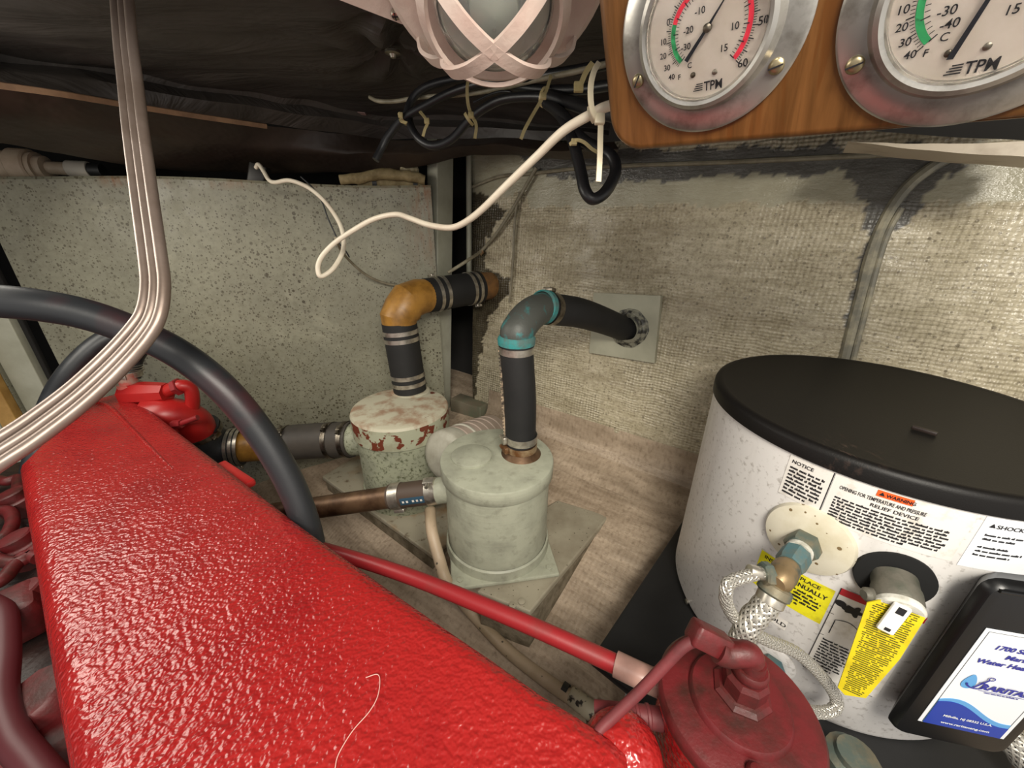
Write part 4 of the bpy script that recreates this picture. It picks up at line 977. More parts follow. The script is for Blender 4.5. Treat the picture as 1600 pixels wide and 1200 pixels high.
def braided(name, label, pts, r, parent=None, res=10, turns=90, strands=10, sr=.0007, fer=None):
    P = catmull(pts, res); ln = sum((P[i + 1] - P[i]).length for i in range(len(P) - 1))
    t_ = thing(name, label, 'hose', P[0])
    mb = MB(); mb.tube(pts, r * .93, 16, res); mb.build('core', M['braid_gap'], t_)
    # frames resampled
    n = max(60, int(ln / (r * .22))); S_ = []; acc = 0; i = 0
    cum = [0]
    for a in range(len(P) - 1): cum.append(cum[-1] + (P[a + 1] - P[a]).length)
    u = None
    for s in range(n + 1):
        L_ = ln * s / n
        while i < len(P) - 2 and cum[i + 1] < L_: i += 1
        f = (L_ - cum[i]) / max(1e-9, cum[i + 1] - cum[i]); p = P[i].lerp(P[i + 1], f)
        tt = (P[i + 1] - P[i]).normalized()
        if u is None: _, u, _v = basis(tt)
        u = (u - tt * u.dot(tt)).normalized(); S_.append((p, u.copy(), tt.cross(u)))
    pitch = r * 7.5; mb = MB()
    for dr_ in (1, -1):
        for st in range(strands):
            ring_prev = None; idx0 = len(mb.v)
            for s, (p, uu, vv) in enumerate(S_):
                a = dr_ * 2 * PI * (ln * s / n) / pitch + 2 * PI * st / strands; wdt = 2 * PI / strands * .36
                rr = r * (1.0 + .045 * math.sin(dr_ * a * strands / 2 + st * PI))
                for da_ in (-wdt, 0, wdt):
                    q = rr + (sr * .8 if da_ == 0 else 0)
                    mb.v.append(p + (uu * math.cos(a + da_) + vv * math.sin(a + da_)) * q)
            for s in range(n):
                for e_ in range(2):
                    b0 = idx0 + s * 3 + e_; mb.f.append((b0, b0 + 1, b0 + 4, b0 + 3))
    b_ = mb.build('braid', M['braid'], t_); b_['kind'] = 'stuff'
    if fer:
        for q0_, q1_ in ((P[0], P[2]), ):
            m2 = MB(); dd_ = (q1_ - q0_).normalized(); m2.lathe([(r * 1.08, -.002), (r * 1.14, 0), (r * 1.14, fer), (r * 1.05, fer + .001)], q0_, dd_, 20); m2.build('ferrule', M['steel'], t_)
    return t_
n1 = tc + lft * .018; n2 = tc + dwn * .018
dl = n1.dot(FWD)
braided('braided_hose', 'thin braided steel hose looping left of the bronze tee and across the heater front', [n1, n1 + lft * .006, px(1142, 909, dl), px(1134, 926, dl), px(1137, 948, dl + .004), px(1158, 976, dl + .008), px(1198, 1000, dl + .018), px(1245, 1020, dl + .03), px(1285, 1058, dl + .04), px(1307, 1092, dl + .045), px(1300, 1110, dl + .045), px(1270, 1112, dl + .04), px(1235, 1098, dl + .03)], .0052, fer=.012, res=8)
d2_ = n2.dot(FWD)
braided('braided_hose', 'thick braided steel hose hanging from the bronze tee behind the red canister', [n2, n2 + dwn * .01, px(1172, 972, d2_), px(1159, 1000, d2_ + .002), px(1152, 1030, d2_ + .006), px(1152, 1065, d2_ + .012)], .0102, fer=.010, res=8, strands=12)
# lower capped port
lt, lz = hcyl(1209, 1033); le = hrad(lt); lc_ = hpt(lt, lz)
mb = MB(); mb.lathe([(.0215, -.005), (.0215, .000), (.019, .0025), (.012, .0032), (0, .0032)], lc_, le, 36, False); mb.build('lower_collar', M['enamel'], heater)
mb = MB(); hexnut(mb, lc_ + le * .004, le, .0135, .012); mb.lathe([(.010, .016), (.0115, .022), (.008, .026), (0, .027)], lc_, le, 20, False); mb.build('drain_plug', M['fitting_green'], heater)
# relief valve in its dark port
vt_, vz = hcyl(1396, 903); ve = hrad(vt_); vc = hpt(vt_, vz)
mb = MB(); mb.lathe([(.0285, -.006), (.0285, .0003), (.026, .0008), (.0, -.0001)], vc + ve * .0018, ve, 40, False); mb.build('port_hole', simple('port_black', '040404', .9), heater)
t_ = thing('relief_valve', 'grey relief valve with a yellow tag and a white lever in the heater port', 'valve', vc)
vdir = (ve + Vector((0, 0, -.30))).normalized()
mb = MB(); mb.lathe([(.0165, .0), (.0165, .010), (.0175, .013), (.0172, .024), (.0165, .026)], vc, vdir, 28); mb.lathe([(.006, 0), (.0065, .010), (.004, .013)], vc + vdir * .018 + Vector((-.012, .004, -.004)), lft, 14); mb.build('valve_body', simple('galvanised_grey', '6d695f', .55, .4, '55574c', 50, .4, .65, .35), t_)
mb = MB(); mb.lathe([(.0160, .025), (.0170, .027), (.0170, .030), (.015, .032)], vc, vdir, 28); mb.build('thread_tape', M['ptfe'], t_)
tagP = vc + vdir * .034; tn = (ve * 1.0 + Vector((0, 0, .12))).normalized()
tg = [ppl(x, y, tagP, tn) for x, y in ((1355, 942), (1402, 932), (1433, 945), (1446, 966), (1406, 1030), (1353, 1091), (1320, 1086), (1309, 1074))]
mb = MB(); mb.prism(tg, tn * -.0012); tago = mb.build('tag', M['yellow_tag'], t_, False)
tx = (tg[0] - tg[2]); tx = -(tx - tn * tx.dot(tn)).normalized(); ty = (Vector((0, 0, 1)) - tn * tn.z).normalized(); tx = ty.cross(tn)
mb = MB()
rr = random.Random(4); 
def inside(P):
    q = [((p - tagP).dot(tx), (p - tagP).dot(ty)) for p in tg]; return inpoly((P - tagP).dot(tx), (P - tagP).dot(ty), q)
q2 = [((p - tagP).dot(tx), (p - tagP).dot(ty)) for p in tg]; xm0, xm1 = min(q[0] for q in q2), max(q[0] for q in q2); ym0, ym1 = min(q[1] for q in q2), max(q[1] for q in q2)
y = ym1 - .008
while y > ym0 + .006:
    x = xm0
    while x < xm1:
        lw = rr.uniform(.0008, .0016); P = tagP + tx * x + ty * y
        if inside(P - tx * .003) and inside(P + tx * (lw + .003)) and rr.random() > .16:
            P += tn * .0003; mb.add([P, P + tx * lw, P + tx * lw + ty * .0011, P + ty * .0011], [(0, 1, 2, 3)])
        x += lw + .0002
    y -= .0023
mb.build('lettering', simple('tag_ink', '4f4a10', .5), tago)
la, lb = ppl(1412, 946, tagP + tn * .004, tn), ppl(1381, 986, tagP + tn * .004, tn); ld = (lb - la)
mb = MB(); mb.box((la + lb) / 2, ld.length, .0125, .004, ld, tn.cross(ld), tn, .002); lev = mb.build('lever', M['white'], t_)
for k, l_ in ((.17, .007), (.86, .003)):
    mb = MB(); mb.box(la.lerp(lb, k) + tn * .0021, l_, .0055 if k < .5 else .004, .0008, ld, tn.cross(ld), tn); mb.build('slot', M['ink'], lev)

# ---- black element cover with its label
ph_ = math.radians(258); ee = Vector((math.cos(ph_), math.sin(ph_), 0)); tt_ = Vector((-ee.y, ee.x, 0)); cD = HR + .030
def cvp(t, z, D): return Vector((HC.x, HC.y, 0)) + ee * D + tt_ * t + Vector((0, 0, z))
def rrect(t0, t1, z0, z1, r, D, n=5):
    out = []
    for (cx, cy, a0) in ((t1 - r, z1 - r, 0), (t0 + r, z1 - r, 90), (t0 + r, z0 + r, 180), (t1 - r, z0 + r, 270)):
        for k in range(n): a = math.radians(a0 + 90 * k / (n - 1)); out.append(cvp(cx + r * math.cos(a), cy + r * math.sin(a), D))
    return out
def cpx(x, y, D=None):
    P = ppl(x, y, cvp(0, 0, D or cD), ee); return (P - Vector((HC.x, HC.y, 0))).dot(tt_), P.z
(ct0, cz1), (_a, cz0) = cpx(1549, 918), cpx(1500, 1168)
Db = HR - .016
(bt0, bz1), (bt0b, _z) = cpx(1517, 884, Db), cpx(1384, 1095, Db)
bt0 = (bt0 + bt0b) / 2; bz1 += .007; cz1 += .004
ct1 = cpx(1578, 1142)[0] + .012
mb = MB(); mb.rings([rrect(bt0 - .001, ct1 + .004, cz0 - .001, bz1 + .001, .012, Db - .004), rrect(bt0, ct1 + .003, cz0, bz1, .012, Db + .008), rrect(ct0, ct1, cz0, cz1, .012, cD - .008), rrect(ct0 + .001, ct1 - .001, cz0 + .001, cz1 - .001, .0115, cD - .003), rrect(ct0 + .003, ct1 - .003, cz0 + .003, cz1 - .003, .010, cD - .0006), rrect(ct0 + .007, ct1 - .007, cz0 + .007, cz1 - .007, .008, cD)], True)
cover = mb.build('element_cover', M['blackbox'], heater)
mb = MB(); mb.tube([cvp(ct0 + .006, cz1 - .006, cD), cvp(ct1 - .006, cz1 - .006, cD)], .0016, 8, 1); mb.build('cover_ridge', M['blackbox'], cover)
(lw0, lz1), (_b, lz0), (lw1, _c) = cpx(1538, 980), cpx(1435, 1125), cpx(1578, 1142)
lw0 = (lw0 + _b) / 2
lab = None
def flat(name, pts, mat, off, par=None):
    mb = MB(); mb.prism([cvp(a, b, cD + off) for a, b in pts], ee * -.0003); return mb.build(name, mat, par or lab, False)
lab = flat('nameplate_label', [(lw0, lz0), (lw1, lz0), (lw1, lz1), (lw0, lz1)], M['paper_white'], .0006, heater)
mb = MB()
for (a, b, c_, d_) in ((lw0 + .003, lz0 + .001, lw0 + .0034, lz1 - .003), (lw0 + .003, lz1 - .0034, lw1 - .003, lz1 - .003), (lw1 - .0034, lz0 + .001, lw1 - .003, lz1 - .003)):
    mb.add([cvp(a, b, cD + .0008), cvp(c_, b, cD + .0008), cvp(c_, d_, cD + .0008), cvp(a, d_, cD + .0008)], [(0, 1, 2, 3)])
mb.build('border_line', M['ink'], lab)
Wl = lw1 - lw0
def wave(u, k):
    return lz0 + (.040 if k == 0 else .043) * 1.0 * (.64 + .26 * math.sin(u * 2 * PI * .75 + .6)) + (0 if k == 0 else .006 * u * (1.6 - u))
for k, mt in ((1, 'label_sky'), (0, 'label_blue')):
    xs = [lw0 + .0036 + (Wl - .007) * i / 20 for i in range(21)]
    flat('wave_print', [(xs[0], lz0 + .0006)] + [(xs[-1], lz0 + .0006)] + [(x, wave((x - lw0) / Wl, k)) for x in xs[::-1]], M[mt], .0009 + (.0003 if k == 0 else 0))
def cmap(t, z, off=.0012): return lambda x, y: cvp(t + x, z + y, cD + off)
mb = MB()
mb = MB(); a, b = cpx(1550, 1012); letter(mb, '1700 Series', .0072, cmap(a, b), bold=.00025, sx=.95, shear=.2); mb.build('lettering', M['ink_blue'], lab)
mb = MB(); a, b = cpx(1567, 1028); letter(mb, 'Marine', .0072, cmap(a, b), bold=.00025, sx=1.0, shear=.2); mb.build('lettering', M['ink_blue'], lab)
mb = MB(); a, b = cpx(1522, 1032); letter(mb, 'Water Heater', .0074, cmap(a, b), bold=.00025, sx=.98, shear=.2); mb.build('lettering', M['ink_blue'], lab)
mb = MB(); a, b = cpx(1527, 1073); letter(mb, 'RARITAN', .0090, cmap(a, b, .0016), bold=.0004, sx=.98, shear=.2); mb.build('lettering', M['ink_blue'], lab)
mb = MB(); a, b = cpx(1527, 1076); 
for (u0, u1) in ((0, .038),): mb.add([cmap(a, b)(0, -.0005), cmap(a, b)(.044, -.0005), cmap(a, b)(.044, 0), cmap(a, b)(0, 0)], [(0, 1, 2, 3)])
mb.build('underline', M['ink_blue'], lab); mb = MB(); print_rows(mb, cmap(a + .005, b - .0026), .036, 1, .003, .0012, 3)
mb.build('lettering', M['ink_blue'], lab)
# drop and anchor emblem
a, b = cpx(1508, 1070); mb = MB(); n = 22
dp = [(.0062 * math.sin(2 * PI * i / n) * (1 - .55 * (math.cos(2 * PI * i / n) * .5 + .5) ** 1.2), .0068 + .0095 * math.cos(2 * PI * i / n) * 1.0) for i in range(n)]
mb.add([cvp(a + x, b + y, cD + .0012) for x, y in dp], [tuple(range(n))]); mb.build('emblem', M['label_sky'], lab)
mb = MB(); g = cmap(a + .003, b, .0019)
def seg(x0, y0, x1, y1, w_=.0008):
    dx, dy = x1 - x0, y1 - y0; l_ = math.hypot(dx, dy); nx_, ny_ = -dy / l_ * w_, dx / l_ * w_
    mb.add([g(x0 + nx_, y0 + ny_), g(x1 + nx_, y1 + ny_), g(x1 - nx_, y1 - ny_), g(x0 - nx_, y0 - ny_)], [(0, 1, 2, 3)])
seg(.001, .001, .008, .0135); seg(.0035, .0085, .0092, .0075)
for i in range(10):
    a0_, a1_ = 2 * PI * i / 10, 2 * PI * (i + 1) / 10; seg(.009 + .002 * math.cos(a0_), .0152 + .002 * math.sin(a0_), .009 + .002 * math.cos(a1_), .0152 + .002 * math.sin(a1_), .0005)
for i in range(8):
    a0_, a1_ = PI * 1.02 + PI * .8 * i / 8, PI * 1.02 + PI * .8 * (i + 1) / 8; seg(.002 + .007 * math.cos(a0_), .006 + .006 * math.sin(a0_), .002 + .007 * math.cos(a1_), .006 + .006 * math.sin(a1_), .0007)
mb.build('anchor_mark', M['ink_blue'], lab)
mb = MB(); a, b = cpx(1471, 1116); letter(mb, 'Millville, NJ 08332 U.S.A.', .0040, cmap(a, b, .0015), bold=.0001, sx=.92); mb.build('lettering', M['paper_white'], lab); mb = MB(); a, b = cpx(1467, 1126); letter(mb, 'www.raritaneng.com', .0040, cmap(a, b, .0015), bold=.0001, sx=1.1); mb.build('lettering', M['paper_white'], lab)

# tray under the heater
tz = HZB; c0 = pz(922, 1030, tz); e1_ = pz(1078, 796, tz) - c0; e1_.z = 0; e1_.normalize(); e2_ = pz(985, 1102, tz) - c0; e2_ = (e2_ - e1_ * e2_.dot(e1_)); e2_.z = 0; e2_.normalize()
t_ = thing('heater_tray', 'flat black plastic tray under the white water heater', 'tray', c0 + e1_ * .2 + e2_ * .2 + Vector((0, 0, -.012)))
la_ = (HC - c0).dot(e1_) + .175; lb_ = (HC - c0).dot(e2_) + .2
mb = MB(); mb.box(c0 + e1_ * (la_ / 2) + e2_ * (lb_ / 2) + Vector((0, 0, -.006)), la_, lb_, .0118, e1_, e2_, (0, 0, 1), .003); mb.build('tray_panel', M['tray'], t_)
q = c0 + e1_ * .02 + e2_ * .075; zf = floor_z(q.x, q.y); mb = MB(); mb.box(Vector((q.x, q.y, (tz - .012 + zf) / 2)), .03, .05, tz - .012 - zf, e1_, e2_); mb.build('support_foot', simple('pale_grey_foot', '8f9a9c', .5), t_)
q = c0 + e1_ * .25 + e2_ * .35; zf = floor_z(q.x, q.y); mb = MB(); mb.box(Vector((q.x, q.y, (tz - .012 + zf) / 2)), .2, .03, tz - .012 - zf, e1_, e2_); mb.build('support_batten', M['edge_wood'], t_)
# fittings at the lower right
t_ = braided('braided_hose', 'braided steel hose at the lower right corner under the heater cover', [px(1545, 1128, .40), px(1575, 1150, .39), px(1605, 1185, .38), px(1640, 1240, .37)], .0135, fer=.012, strands=14)
mb = MB(); p = px(1335, 1188, .385); mb.lathe([(.020, -.05), (.020, -.012), (.024, -.01), (.024, 0), (.018, .004), (.017, .01), (0, .012)], p, (0, 0, 1), 20, False)
solo('drain_fitting', mb, M['fitting'], 'tarnished round fitting on the sole between the canister and the heater foot', 'pipe fitting')
mb = MB(); mb.tube([px(1285, 1165, .44), px(1330, 1200, .42), px(1390, 1240, .40)], .012, 14, 4); solo('drain_pipe', mb, M['rust'], 'brownish pipe at the bottom edge beside the red canister', 'pipe')
mb = MB(); mb.box(px(1500, 1235, .44), .22, .05, .05, RT, FWD, UP, .01); solo('bilge_block', mb, M['grime'], 'dark greasy block under the heater cover at the bottom edge', 'block')

# ================================================================== GAUGE BOARD
ga, ge = -.735, -.435
GN = Vector((math.sin(ga) * math.cos(ge), -math.cos(ga) * math.cos(ge), math.sin(ge))); GU = Vector((math.cos(ga), math.sin(ga), 0)); GV = GN.cross(GU)
GC = Vector((.105, .271, .098)); GC2 = GC + GU * .110 - GV * .011
def gpt(a, b, d=0.0, C=GC): return C + GU * a + GV * b + GN * d
def guv(x, y, d=0.0, C=GC):
    P = ppl(x, y, C + GN * d, GN) - C; return P.dot(GU), P.dot(GV)
b0u = guv(944, 150)[0]; b0v = guv(985, 240)[1]
rc = .024
t_ = thing('gauge_board', 'varnished teak board holding two round gauges at the upper right', 'board', gpt(.1, b0v, -.01))
def bpoly(ins, d):
    L, B, Rr, T = b0u + ins, b0v + ins, .34, .125
    r = rc - ins; pts = []
    for k in range(9): a = PI + PI / 2 * k / 8; pts.append((L + r + r * math.cos(a), B + r + r * math.sin(a)))
    pts += [(Rr, B - .010), (Rr, T), (L, T)]
    return [gpt(a, b, d) for a, b in pts]
mb = MB(); mb.rings([bpoly(0, -.026), bpoly(0, -.0065), bpoly(.0008, -.0045), bpoly(.0022, -.0035), bpoly(.0045, -.003)], True)
mb.uv = [((v - GC).dot(GU), (v - GC).dot(GV)) for v in mb.v]
mb.build('board_panel', M['teak'], t_, angle=60)
mb = MB(); mb.box(gpt(.12, .06, -.045), .10, .08, .04, GU, GV, GN); mb.build('mounting_block', M['void'], t_)
def gauge(label, C, feats):
    g = thing('panel_gauge', label, 'gauge', C)
    mb = MB(); mb.lathe([(.0495, -.003), (.0502, -.0024), (.0502, -.0010), (.0488, 0), (.0385, .0004), (.0372, .002), (.0362, .0055), (.0340, .0066), (.0322, .006), (.0312, .0035), (.0308, .0015)], C, GN, 96, False); mb.build('flange', M['chrome'], g)
    mb = MB(); mb.lathe([(.0312, 0), (.0, 0)], C + GN * .0016, GN, 64, False); dial = mb.build('dial', M['dial'], g)
    mb = MB(); pr = [(.0318, .0), (.0318, .0012), (.031, .0024)] + [(.031 * math.cos(k * PI / 12), .0024 + .003 * math.sin(k * PI / 12)) for k in range(1, 6)] + [(0, .0054)]
    mb.lathe([(.0, .0006), (.031, .0006)] + pr[2:], C + GN * .0042, GN, 64, False); mb.build('lens', M['glass_dial'], g)
    P = lambda a, b, d=.0019: gpt(a, b, d, C)
    for (r0, r1, a0, a1, mt) in feats['arcs']:
        mb = MB(); mb.grid(lambda u, v: P((r0 + (r1 - r0) * v) * math.cos(math.radians(a0 + (a1 - a0) * u)), (r0 + (r1 - r0) * v) * math.sin(math.radians(a0 + (a1 - a0) * u))), 40, 1); mb.build('scale_band', M[mt], dial)
    mb = MB()
    for (r0, r1, a0, a1, n, mj) in feats['ticks']:
        for k in range(n + 1):
            a = math.radians(a0 + (a1 - a0) * k / n); rr1 = r1 + (.0012 if k % mj == 0 else 0); w_ = .00016 if k % mj else .00024
            cx, sx = math.cos(a), math.sin(a)
            mb.add([P(r0 * cx - w_ * sx, r0 * sx + w_ * cx, .0021), P(rr1 * cx - w_ * sx, rr1 * sx + w_ * cx, .0021), P(rr1 * cx + w_ * sx, rr1 * sx - w_ * cx, .0021), P(r0 * cx + w_ * sx, r0 * sx - w_ * cx, .0021)], [(0, 1, 2, 3)])
    for (s_, (x, y), sz) in feats['text']:
        a, b = guv(x, y, .002, C); letter(mb, s_, sz, lambda q, w_: P(a + q, b + w_, .0021), 'CENTER', .00005)
    for (x, y) in feats['logo']:
        a, b = guv(x, y, .002, C)
        for k in range(4):
            mb.add([P(a - .0075 + .0006 * k, b + .0010 * k, .0021), P(a - .0022, b + .0010 * k, .0021), P(a - .0022, b + .0010 * k + .0005, .0021), P(a - .0075 + .0006 * k, b + .0010 * k + .0005, .0021)], [(0, 1, 2, 3)])
        letter(mb, 'TPM', .0060, lambda q, w_: P(a - .0015 + q * .9, b + w_ * 1.05 - .0005, .0021), 'LEFT', .0001)
    mb.build('markings', M['ink'], dial)
    for (x, y) in feats['rivets']:
        a, b = guv(x, y, .002, C); mb = MB(); mb.lathe([(.0014, 0), (.0014, .0006), (.0008, .0010), (0, .0011)], P(a, b, .0017), GN, 14, False); mb.build('rivet', M['steel_dull'], dial)
    (ha, hb), (na, nb), (ta, tb) = feats['needle']
    mb = MB(); dv = Vector((na - ha, nb - hb)).normalized(); pv = Vector((-dv.y, dv.x))
    def q(a, b, o, d=.0034): return P(a + pv.x * o, b + pv.y * o, d)
    up_ = GN * .0005
    mb.prism([q(ta, tb, -.0011), q(ha, hb, -.0007), q(ha, hb, .0007), q(ta, tb, .0011)], up_); mb.prism([q(ha, hb, -.0007), q(na, nb, -.0002), q(na, nb, .0002), q(ha, hb, .0007)], up_)
    nd = mb.build('needle', M['needle'], g, False)
    mb = MB(); mb.lathe([(.0021, 0), (.0021, .0022), (.0012, .003), (0, .0031)], P(ha, hb, .0022), GN, 18, False); mb.build('hub', M['steel_dull'], nd)
    for (x, y, an) in feats['screws']:
        a, b = guv(x, y, .001, C) if x is not None else y
        rr = math.hypot(a, b); a, b = a / rr * .0438, b / rr * .0438
        mb = MB(); mb.lathe([(.0038, 0), (.0038, .0006), (.0033, .0014), (.0018, .0019), (0, .0020)], P(a, b, .0002), GN, 22, False); s = mb.build('screw', M['brass_screw'], g)
        mb = MB(); ca, sa = math.cos(an), math.sin(an); mb.box(P(a, b, .0021), .0068, .0007, .0008, GU * ca + GV * sa, GV * ca - GU * sa, GN); mb.build('slot', M['ink'], s)
    return g
def ang(x, y, C): a, b = guv(x, y, .002, C); return math.degrees(math.atan2(b, a)) % 360
def rad_(x, y, C): a, b = guv(x, y, .002, C); return math.hypot(a, b)
g1s, g1m, g1e = ang(1057, 39, GC), ang(1053, 70, GC), ang(1060, 103, GC)
h1 = guv(1106, 43, .003, GC); r1_ = rad_(1053, 70, GC); r1b = max(rad_(1164, 62, GC), rad_(1147, 90, GC))
gauge('round gauge nearer the lamp, needle tail pointing down left, on the teak board', GC, dict(
    arcs=[(r1_ - .0012, r1_ + .0012, g1s, g1e, 'dial_green'), (r1_ - .0012, r1_ + .0012, g1s - 75, g1s, 'dial_red'), (r1b - .0012, r1b + .0012, ang(1146, 90, GC) - 360, ang(1146, 90, GC) - 360 + 95, 'dial_red')],
    ticks=[(r1_ + .0014, r1_ + .0028, g1s - 80, g1e, 48, 5), (r1_ - .003, r1_ - .0014, g1s - 80, g1e, 24, 4), (r1b + .0014, r1b + .0028, ang(1146, 90, GC) - 360, ang(1146, 90, GC) - 265, 40, 5), (r1b - .003, r1b - .0014, ang(1146, 90, GC) - 360, ang(1146, 90, GC) - 265, 20, 4)],
    text=[('-10', (1094, 22), .0042), ('-20', (1076, 52), .0042), ('-30', (1072, 78), .0042), ('C', (1078, 106), .0038), ('0', (1045, 40), .0042), ('10', (1037, 70), .0040), ('20', (1037, 92), .0040), ('30', (1043, 110), .0040), ('40', (1050, 124), .0038), ('F', (1062, 124), .0036), ('10', (1148, 46), .0044), ('15', (1131, 80), .0044), ('50', (1192, 38), .0050), ('60', (1160, 104), .0050)],
    logo=[(1104, 139)], rivets=[(1083, 117), (1117, 112)], needle=(h1, guv(1140, -14, .003, GC), guv(1073, 95, .003, GC)),
    screws=[(992, 130, 1.0), (1205, 100, .2), (None, (-.031, .031), .5), (None, (.031, .031), 1.2)]))
g2s, g2e = ang(1431, -6, GC2), ang(1452, 64, GC2); r2_ = rad_(1437, 30, GC2)
h2 = guv(1566, -34, .003, GC2); h2 = (0.0, 0.0)
gauge('round gauge cut off by the frame, furthest from the lamp, on the teak board', GC2, dict(
    arcs=[(r2_ - .0013, r2_ + .0013, g2s - 12, g2e, 'dial_green'), (r2_ - .0013, r2_ + .0013, g2s - 90, g2s - 12, 'dial_red'), (r2_ - .0013, r2_ + .0013, ang(1598, 30, GC2) - 360, ang(1598, 30, GC2) - 270, 'dial_red')],
    ticks=[(r2_ + .0015, r2_ + .003, g2s - 80, g2e, 40, 5), (r2_ - .0032, r2_ - .0015, g2s - 80, g2e, 20, 4)],
    text=[('10', (1410, 22), .0044), ('20', (1408, 49), .0042), ('30', (1413, 72), .0042), ('40', (1421, 91), .0042), ('F', (1445, 88), .0038), ('C', (1474, 64), .0042), ('-30', (1478, 24), .0046), ('-40', (1482, 44), .0046), ('15', (1579, 22), .0044)],
    logo=[(1512, 112)], rivets=[(1543, 72), (1482, 83)], needle=(h2, guv(1600, -110, .003, GC2), guv(1484, 92, .003, GC2)),
    screws=[(1339, 100, .25), (None, (.031, -.031), 1.0), (None, (-.031, .031), .6)]))

# ================================================================== CAGED LAMP
LO = px(772, 22, .30); cdir = -ray(772, 22).normalized(); dimg = (-UP - cdir * (-UP).dot(cdir)).normalized()
LA = (cdir * math.cos(.555) + dimg * math.sin(.555)).normalized()       # lamp axis, out of the fixture
LX = (RT - LA * RT.dot(LA)).normalized(); LY = LA.cross(LX)
if LY.dot(UP) > 0: LY = -LY                                            # LY points to the far (lower) side of the ring
def lpt(a, r, h): return LO + (LX * math.sin(a) + LY * math.cos(a)) * r + LA * h
RG = 111 / F * .30
lamp = thing('bulkhead_lamp', 'pinkish caged bulkhead lamp with a clear glass bowl under the deckhead', 'lamp', lpt(0, 0, -.07))
t_h = [math.radians(q) for q in (52, 128, 232, 308)]
mb = MB(); rg = [lpt(2 * PI * k / 48, RG, 0) for k in range(49)]; rn = [LX * math.sin(2 * PI * k / 48) * .75 + LY * math.cos(2 * PI * k / 48) * .75 + LA * .65 for k in range(49)]
mb.sweep(rg, rn, .0105, .0035, 1); mb.build('cage_ring', M['pink'], lamp, angle=50)
for a in t_h:
    pts = [(RG, 0, 1.0), (RG * .95, .013, .6), (RG * .75, .025, .35), (RG * .48, .034, .15), (RG * .22, .038, .05), (0, .039, 0)]
    mb = MB(); mb.sweep([lpt(a, r, h) for r, h, _ in pts], [(LX * math.sin(a) + LY * math.cos(a)) * nr + LA * (1.02 - nr) for _, _, nr in pts], .0105, .0035, 6); mb.build('cage_rib', M['pink'], lamp, angle=50)
for a in t_h + [0.0, PI / 2, PI, 3 * PI / 2][:0]:
    pts = [(RG, 0, .8), (RG * 1.26, -.012, .9), (RG * 1.54, -.034, 1), (RG * 1.66, -.060, 1)]
    mb = MB(); mb.sweep([lpt(a, r, h) for r, h, _ in pts], [(LX * math.sin(a) + LY * math.cos(a)) * nr + LA * (1 - nr) * .8 for _, _, nr in pts], .0105, .0035, 6); mb.build('cage_post', M['pink'], lamp, angle=50)
mb = MB(); mb.lathe([(RG * .80, -.066), (RG * 1.74, -.066), (RG * 1.76, -.060), (RG * 1.65, -.054), (RG * .95, -.052), (RG * .80, -.056)], LO, LA, 64, False); mb.build('base_ring', M['pink'], lamp)
mb = MB(); GLR = RG * .86
pr = [(GLR, -.060), (GLR, -.03), (GLR * .97, -.012)] + [(GLR * math.cos(k * PI / 16), -.012 + .030 * math.sin(k * PI / 16)) for k in range(1, 8)] + [(0, .018)]
pri = [(max(0, r - .003), h - .003) for r, h in pr[::-1]]
mb.lathe(pr + pri, LO, LA, 56, False); mb.build('glass_bowl', M['glass_lamp'], lamp)
mb = MB(); mb.lathe([(.016, -.064), (.017, -.050), (.014, -.046), (.014, -.040)], LO, LA, 24); mb.build('socket', M['steel_dull'], lamp)
mb = MB(); mb.lathe([(.011, -.042), (.013, -.034), (.019, -.022), (.021, -.012), (.019, -.003), (.011, .003), (0, .005)], LO, LA, 28, False); mb.build('bulb', simple('bulb_glass', 'a39c90', .15), lamp)
# square base plate with screws, and the deckhead bracket
bpl = [lpt(a, RG * r_, -.069) for a, r_ in ((-.72, 1.60), (-1.65, 2.05), (-2.4, 2.05), (2.4, 2.05), (.72, 1.60))]
P0 = lpt(0, 0, -.066)
pc_ = [ppl(x, y, P0, LA) for x, y in ((515, -6), (628, 38), (648, 36))]
pcen = lpt(0, 0, -.066); oth = [pcen * 2 - p for p in pc_]
mb = MB(); qr = [pc_[0], pc_[1], pc_[2], ppl(905, 8, P0, LA), ppl(960, -40, P0, LA), ppl(900, -170, P0, LA), ppl(560, -170, P0, LA)]; mb.prism(qr, LA * -.006); mb.build('base_plate', M['pink'], lamp, False)
mb = MB(); sp = ppl(618, 22, P0 + LA * .001, LA); mb.lathe([(.0045, 0), (.0045, .001), (.003, .003), (0, .0034)], sp, LA, 16, False); s_ = mb.build('screw', M['screw'], lamp)
mb = MB(); mb.box(sp + LA * .0034, .006, .001, .001, LX, LY, LA); mb.box(sp + LA * .0034, .001, .006, .001, LX, LY, LA); mb.build('slot', M['ink'], s_)
mb = MB(); q = lpt(0, 0, -.072); mb.tube([q, Vector((q.x, q.y + .02, ZC + .02))], .03, 20, 1); mb.build('mounting_stem', M['pink'], lamp)

